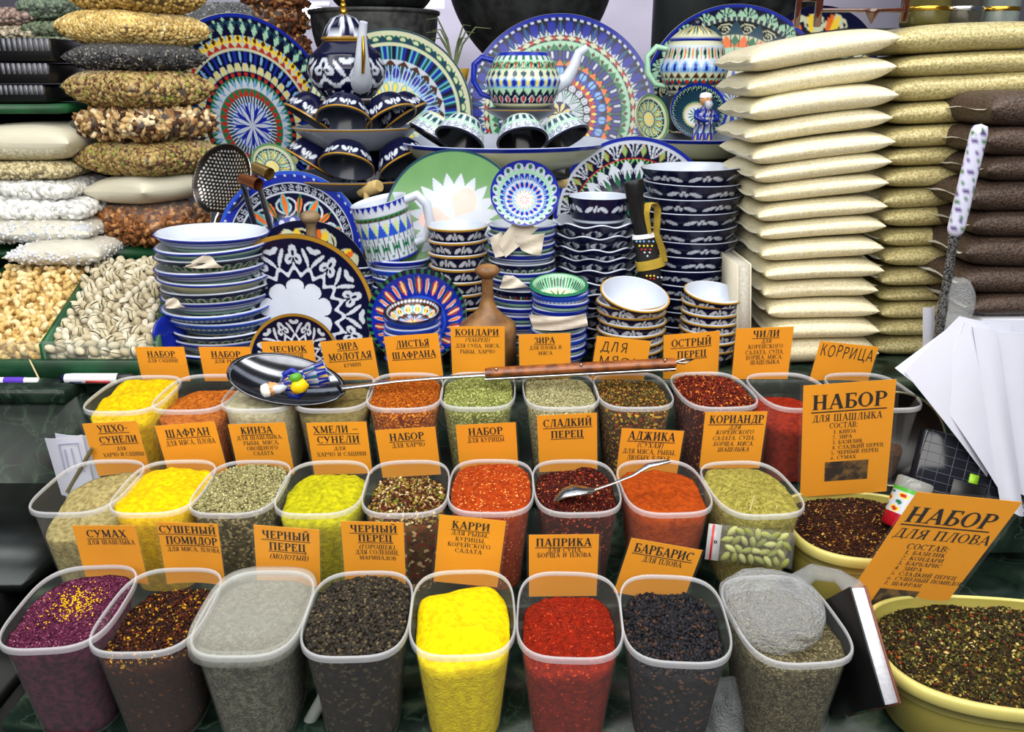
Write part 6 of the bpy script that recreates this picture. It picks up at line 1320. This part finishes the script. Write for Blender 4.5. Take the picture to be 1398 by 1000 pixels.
def wand(name, label, a, b, ya, yb, r, m, extra=None, cat='utensil'):
    p, q = P(*a, ya), P(*b, yb); d = q - p; t = thing(name, label, cat, p); MB().tube([(0, 0, 0), tuple(d * .1), tuple(d * .9), tuple(d)], [r * .8, r, r, r * .8], 14).build('wooden_head', m, t)
    if extra: MB().tube([tuple(P(*e_[:2], e_[2]) - p) for e_ in extra], .006, 10).build('shank', m, t)
PALEW = mat('pale_birch', (214, 190, 132), .45, noise=.2, nscale=30, rgb2=(176, 148, 92))
wand('wooden_mallet', 'pale wooden mallet head above the painted mug', (492, 262), (518, 254), 1.72, 1.69, .014, PALEW, [(500, 262, 1.70), (502, 300, 1.70)])
wand('wooden_spoon', 'light wooden spoon handle tip left of the lacy bowl', (700, 235), (745, 243), 1.56, 1.62, .0085, PALEW)
wand('wooden_spoon', 'dark tipped wooden handle right of the lacy bowl', (738, 240), (772, 250), 1.60, 1.62, .012, PALEW)
wand('wooden_spoon', 'short black capped handle end at the edge of the fan platter', (756, 240), (775, 236), 1.60, 1.58, .011, BLACKPL)
# ---- sheathed knife
c = P(886, 450, 1.512); 
kn = thing('sheathed_knife', 'black handled knife in a beaded black sheath with mustard bands', 'knife', (c.x, 1.512, c.z))
def kp(u, v, y=1.512): return tuple(P(u, v, y) - Vector((c.x, 1.512, c.z)))
def dots(T, K, rr, zz):
    o = np.empty(T.shape + (3,)); o[:] = np.array(lin((14, 13, 16))); return o
MB().tube([kp(893, 448), kp(890, 400), kp(884, 350), kp(879, 322)], [.014, .020, .021, .020], 16, tuple(lin((16, 15, 18))), flat=.5).build('sheath', mat('black_leather', attr=True, rough=.55), kn)
MB().tube([kp(878, 322), kp(872, 300), kp(867, 270), kp(865, 252), kp(864, 247)], [.016, .014, .015, .019, .017], 14, flat=.7).build('handle', BLACKPL, kn)
MUST = mat('mustard_cloth', (176, 148, 44), .8, noise=.25, nscale=60)
MB().tube([kp(889, 366), kp(887, 354)], [.0265, .0265], 20, flat=.55).build('band', MUST, kn)
MB().tube([kp(879, 325), kp(878.5, 319)], [.0215, .0205], 20, flat=.55).build('white_collar', WHP, kn)
lp = MB(); 
def strap(pts, w_):
    A = np.array([kp(*p) for p in pts]); B = A + np.array([0, -w_, 0]); G = np.stack([A - [w_ * .4, 0, 0], B + [w_ * .4, 0, 0]], 1); lp.grid(G); lp.grid(G + np.array([.001, .001, .001]))
strap([(884, 318, 1.508), (881, 290, 1.508), (884, 278, 1.508), (893, 277, 1.508), (897, 286, 1.508), (895, 318, 1.508), (903, 340, 1.508), (906, 356, 1.508)], .012); lp.build('loop_strap', MUST, kn)
bead = {k: MB().scatter(ICO[0], ICO[1], np.zeros((1, 3)), .0022, np.array([C_[k]])).mesh('bead', CERAMIC) for k in ('white', 'yellow', 'red', 'sky')}
for row, (v_, us, cs_) in enumerate([(330, (869, 874, 879, 886, 892), 'sky'), (336, (873, 879, 884, 890), 'yellow'), (341, (876, 881, 888), 'red'), (345, (880, 887), 'white'), (350, (884,), 'white'), (377, (883, 888, 893), 'yellow'), (379, (898, 903), 'white'), (381, (888, 893), 'red')]):
    for u_ in us: link('bead', bead[cs_], kn, kp(u_, v_, 1.500))
# ---- book edge between bowls and rice
p0, p1 = P(1009, 362, 1.50), P(1030, 446, 1.40)
t = thing('book', 'narrow grey page edge of a book standing between the bowls and the rice', 'book', (P(1022, 446, 1.41).x, 1.41, ZD), (0, R(-5), 0))
hb_ = P(1012, 362, 1.41).z - ZD
MB().box((-.011, 0, 0), (.009, .12, hb_)).build('pages', mat('grey_pages', (176, 172, 160), .7, noise=.2, nscale=200), t, smooth=False)
MB().box((-.013, -.002, 0), (-.011, .122, hb_ + .002)).build('cover', mat('card_cover', (196, 190, 170), .6, noise=.05), t, smooth=False)
MB().box((.009, -.002, 0), (.011, .122, hb_ + .002)).build('cover', mat('card_cover', (196, 190, 170)), t, smooth=False)
# blue box corner between pistachio tray and dishes
c = P(205, 468, 1.43)
t = thing('blue_dish', 'dark blue dish edge squeezed between pistachio tray and serving dishes', 'dish', (P(213, 468, 1.40).x + .012, 1.43, P(213, 458, 1.42).z), (R(80), R(0), R(55)))
MB().lathe([(.001, 0), (.02, .001), (.032, .004), (.033, .002), (.02, -.003), (.001, -.004)], 40, col=tuple(C_['cobalt'])).build('dish', CERAMIC, t)
# ------------------------------------------------------------------ behind: cauldrons, pot, stand, jars, lamps
IRON = mat('black_cast_iron', (20, 21, 22), .55, noise=.5, nscale=30, rgb2=(44, 46, 48))
def cauldron(label, u, vr, y, dpx, hk, m=IRON, name='cauldron', zb=None, lipk=1.04, base=.35):
    c = P(u, vr, y); r = dpx / 2 / scale_at(c); H = r * hk
    t = thing(name, label, 'cauldron', (c.x, y, c.z - H)); th_ = np.linspace(0, 1, 16)
    pr = [(.001, 0)] + [(r * (base + (1 - base) * math.sin(k * math.pi / 2) ** .9), H * k ** 1.35) for k in th_]
    MB().lathe(pr, 72).build('bowl', m, t)
    MB().lathe([(r, H), (r * lipk, H + .004), (r * lipk, H + .012), (r * .97, H + .012), (r * .94, H * .9), (r * .5, H * .25), (.001, H * .1)], 72).build('rim', m, t)
    return t
cauldron('grey cast iron cauldron behind the navy teapot', 511, 22, 2.62, 172, .9, mat('grey_cast_iron', (34, 35, 36), .6, noise=.5, nscale=40, rgb2=(66, 68, 68)), base=.62)
cauldron('black cauldron nested above the grey one, cut by the top of the picture', 520, -28, 2.66, 150, .5, base=.7)
cauldron('large black cauldron behind the biggest platter', 724, -60, 2.66, 236, 1.25, base=.25)
t = thing('cauldron_ledge', 'high dark board that carries the cauldrons behind the platters', 'shelf', (.0, 2.40, Z(-.035))); MB().box((-.75, .0, -.02), (1.3, .50, .0)).build('board', DARKW, t, smooth=False)
for o in [o for o in bpy.data.objects if o.name.startswith('cauldron') and o.name != 'cauldron_ledge' and o.type == 'EMPTY']: pass
c = P(950, 0, 2.55); r = 54 / scale_at(c)
t = thing('metal_pot', 'tall brushed steel pot behind the scroll platter', 'pot', (c.x, 2.60, Z(-.035)))
MB().lathe([(.001, 0), (r, 0), (r, .34), (r * 1.03, .345), (r * .97, .34), (r * .97, .02), (.001, .01)], 64).build('body', mat('dull_steel', (120, 128, 130), .35, metal=.85, noise=.2, nscale=8), t)
t = thing('metal_pot', 'dark lid or pot rim behind the top rice bags', 'pot', (P(1050, 0, 2.6).x, 2.66, Z(-.035))); MB().lathe([(.001, 0), (.15, 0), (.16, .30), (.165, .305), (.155, .30), (.001, .28)], 48).build('body', IRON, t)
# stand on top of the rice
SW = mat('dark_red_lacquer', (70, 30, 18), .12, noise=.3, nscale=40, coat=.8)
z0 = P(1100, 38, 1.50).z; a, b, d, e = [P(u_, v_, y_) for u_, v_, y_ in ((1087, 38, 1.50), (1115, 37, 1.49), (1233, 31, 1.50), (1205, 31, 1.60))]
st = thing('lacquer_stand', 'small dark red lacquered stand with thin legs on the top rice bag', 'stand', a)
for q, w_ in ((a, 3.4), (b, 4.5), (d, 3.8)):
    s = 1 / scale_at(q) * w_; MB().box((-s, -.005, 0), (s, .005, .16), bev=.0015, M=Matrix.Translation(q - a)).build('leg', SW, st, smooth=False)
for z_, h in ((.024, .006), (.075, .02)): MB().box(((b - a).x, -.006, z_), ((d - a).x, .006, z_ + h), bev=.0015).build('rail', SW, st, smooth=False)
for z_ in (.040,): MB().box((0, -.004, z_), ((b - a).x, .004, z_ + .006)).build('rail', SW, st, smooth=False)
MB().box((-.01, -.02, .16), ((d - a).x + .01, .10, .172), bev=.003).build('top', SW, st, smooth=False)
q = P(1190, 24, 1.495) - a; MB().lathe([(.0005, -.010), (.004, -.004), (.010, .006), (.012, .012), (.0005, .012)], 16, M=Matrix.Translation(q)).build('carved_drop', SW, st)
# jars behind the far column
for i, (u_, r_, cl) in enumerate(((1262, 32, (90, 84, 40)), (1310, 30, (60, 58, 50)), (1362, 26, (120, 130, 126)))):
    c = P(u_, 24, 1.78); r = r_ / scale_at(c); t = thing('glass_jar', ['glass jar with yellow filling, left of three above the greyer rice', 'brown glass jar with steel fitting in the middle above the greyer rice', 'pale glass jar with brass rim, right of three above the greyer rice'][i], 'jar', (c.x, 1.78, c.z - .02))
    MB().lathe([(.001, 0), (r * .9, 0), (r, .01), (r, .10), (r * .8, .12), (r * .8, .15)], 40).build('body', mat('jar_glass_%d' % i, cl, .06, noise=.4, nscale=18, spec=.8, coat=.6), t)
    MB().lathe([(r * 1.0, .030), (r * 1.04, .034), (r * 1.0, .038)], 40).build('metal_ring', GOLD if i != 1 else STEEL, t)
c = P(1320, 24, 1.78); t = thing('display_shelf', 'dark shelf board behind the rice that carries the jars', 'shelf', (c.x, 1.84, c.z - .035)); MB().box((-.25, -.09, 0), (.30, .16, .014)).build('board', DARKW, t, smooth=False)
# lamps far behind
LMP = mat('lamp_tube', (245, 250, 255), .4, emit=6.0)
for i, (u0, u1, v_) in enumerate(((395, 438, 18), (582, 606, 4))):
    p, q = P(u0, v_, 5.2), P(u1, v_, 5.2); t = thing('ceiling_tube', ['bright lamp tube seen left of the grey cauldron', 'bright lamp tube seen between the two cauldrons'][i], 'lamp', p)
    MB().tube([(0, 0, 0), tuple(q - p)], .028, 10).build('tube', LMP, t); MB().box((-.05, -.02, .03), (q.x - p.x + .05, .04, .06)).build('housing', WHP, t, smooth=False)
# potted grass between the cauldrons
c = P(620, 100, 2.45); t = thing('potted_grass', 'wispy green plant in a yellow pot between the cauldrons', 'plant', c)
MB().lathe([(.001, -.03), (.032, -.03), (.042, .012), (.040, .012), (.001, .005)], 32).build('pot', mat('yellow_pot', (190, 150, 50), .4, noise=.2), t)
LF = mat('leaf_green', (96, 112, 70), .6, noise=.3)
lf = []
for i in range(9):
    a = rng.uniform(-1.4, 1.4); h = rng.uniform(.09, .15); MB().tube([(0, 0, 0), (a * .02, 0, h * .6), (a * .05, -.01, h * .95), (a * .085, -.02, h * .92)], [.003, .003, .0022, .0008], 5, flat=.3).build('leaf', LF, t)
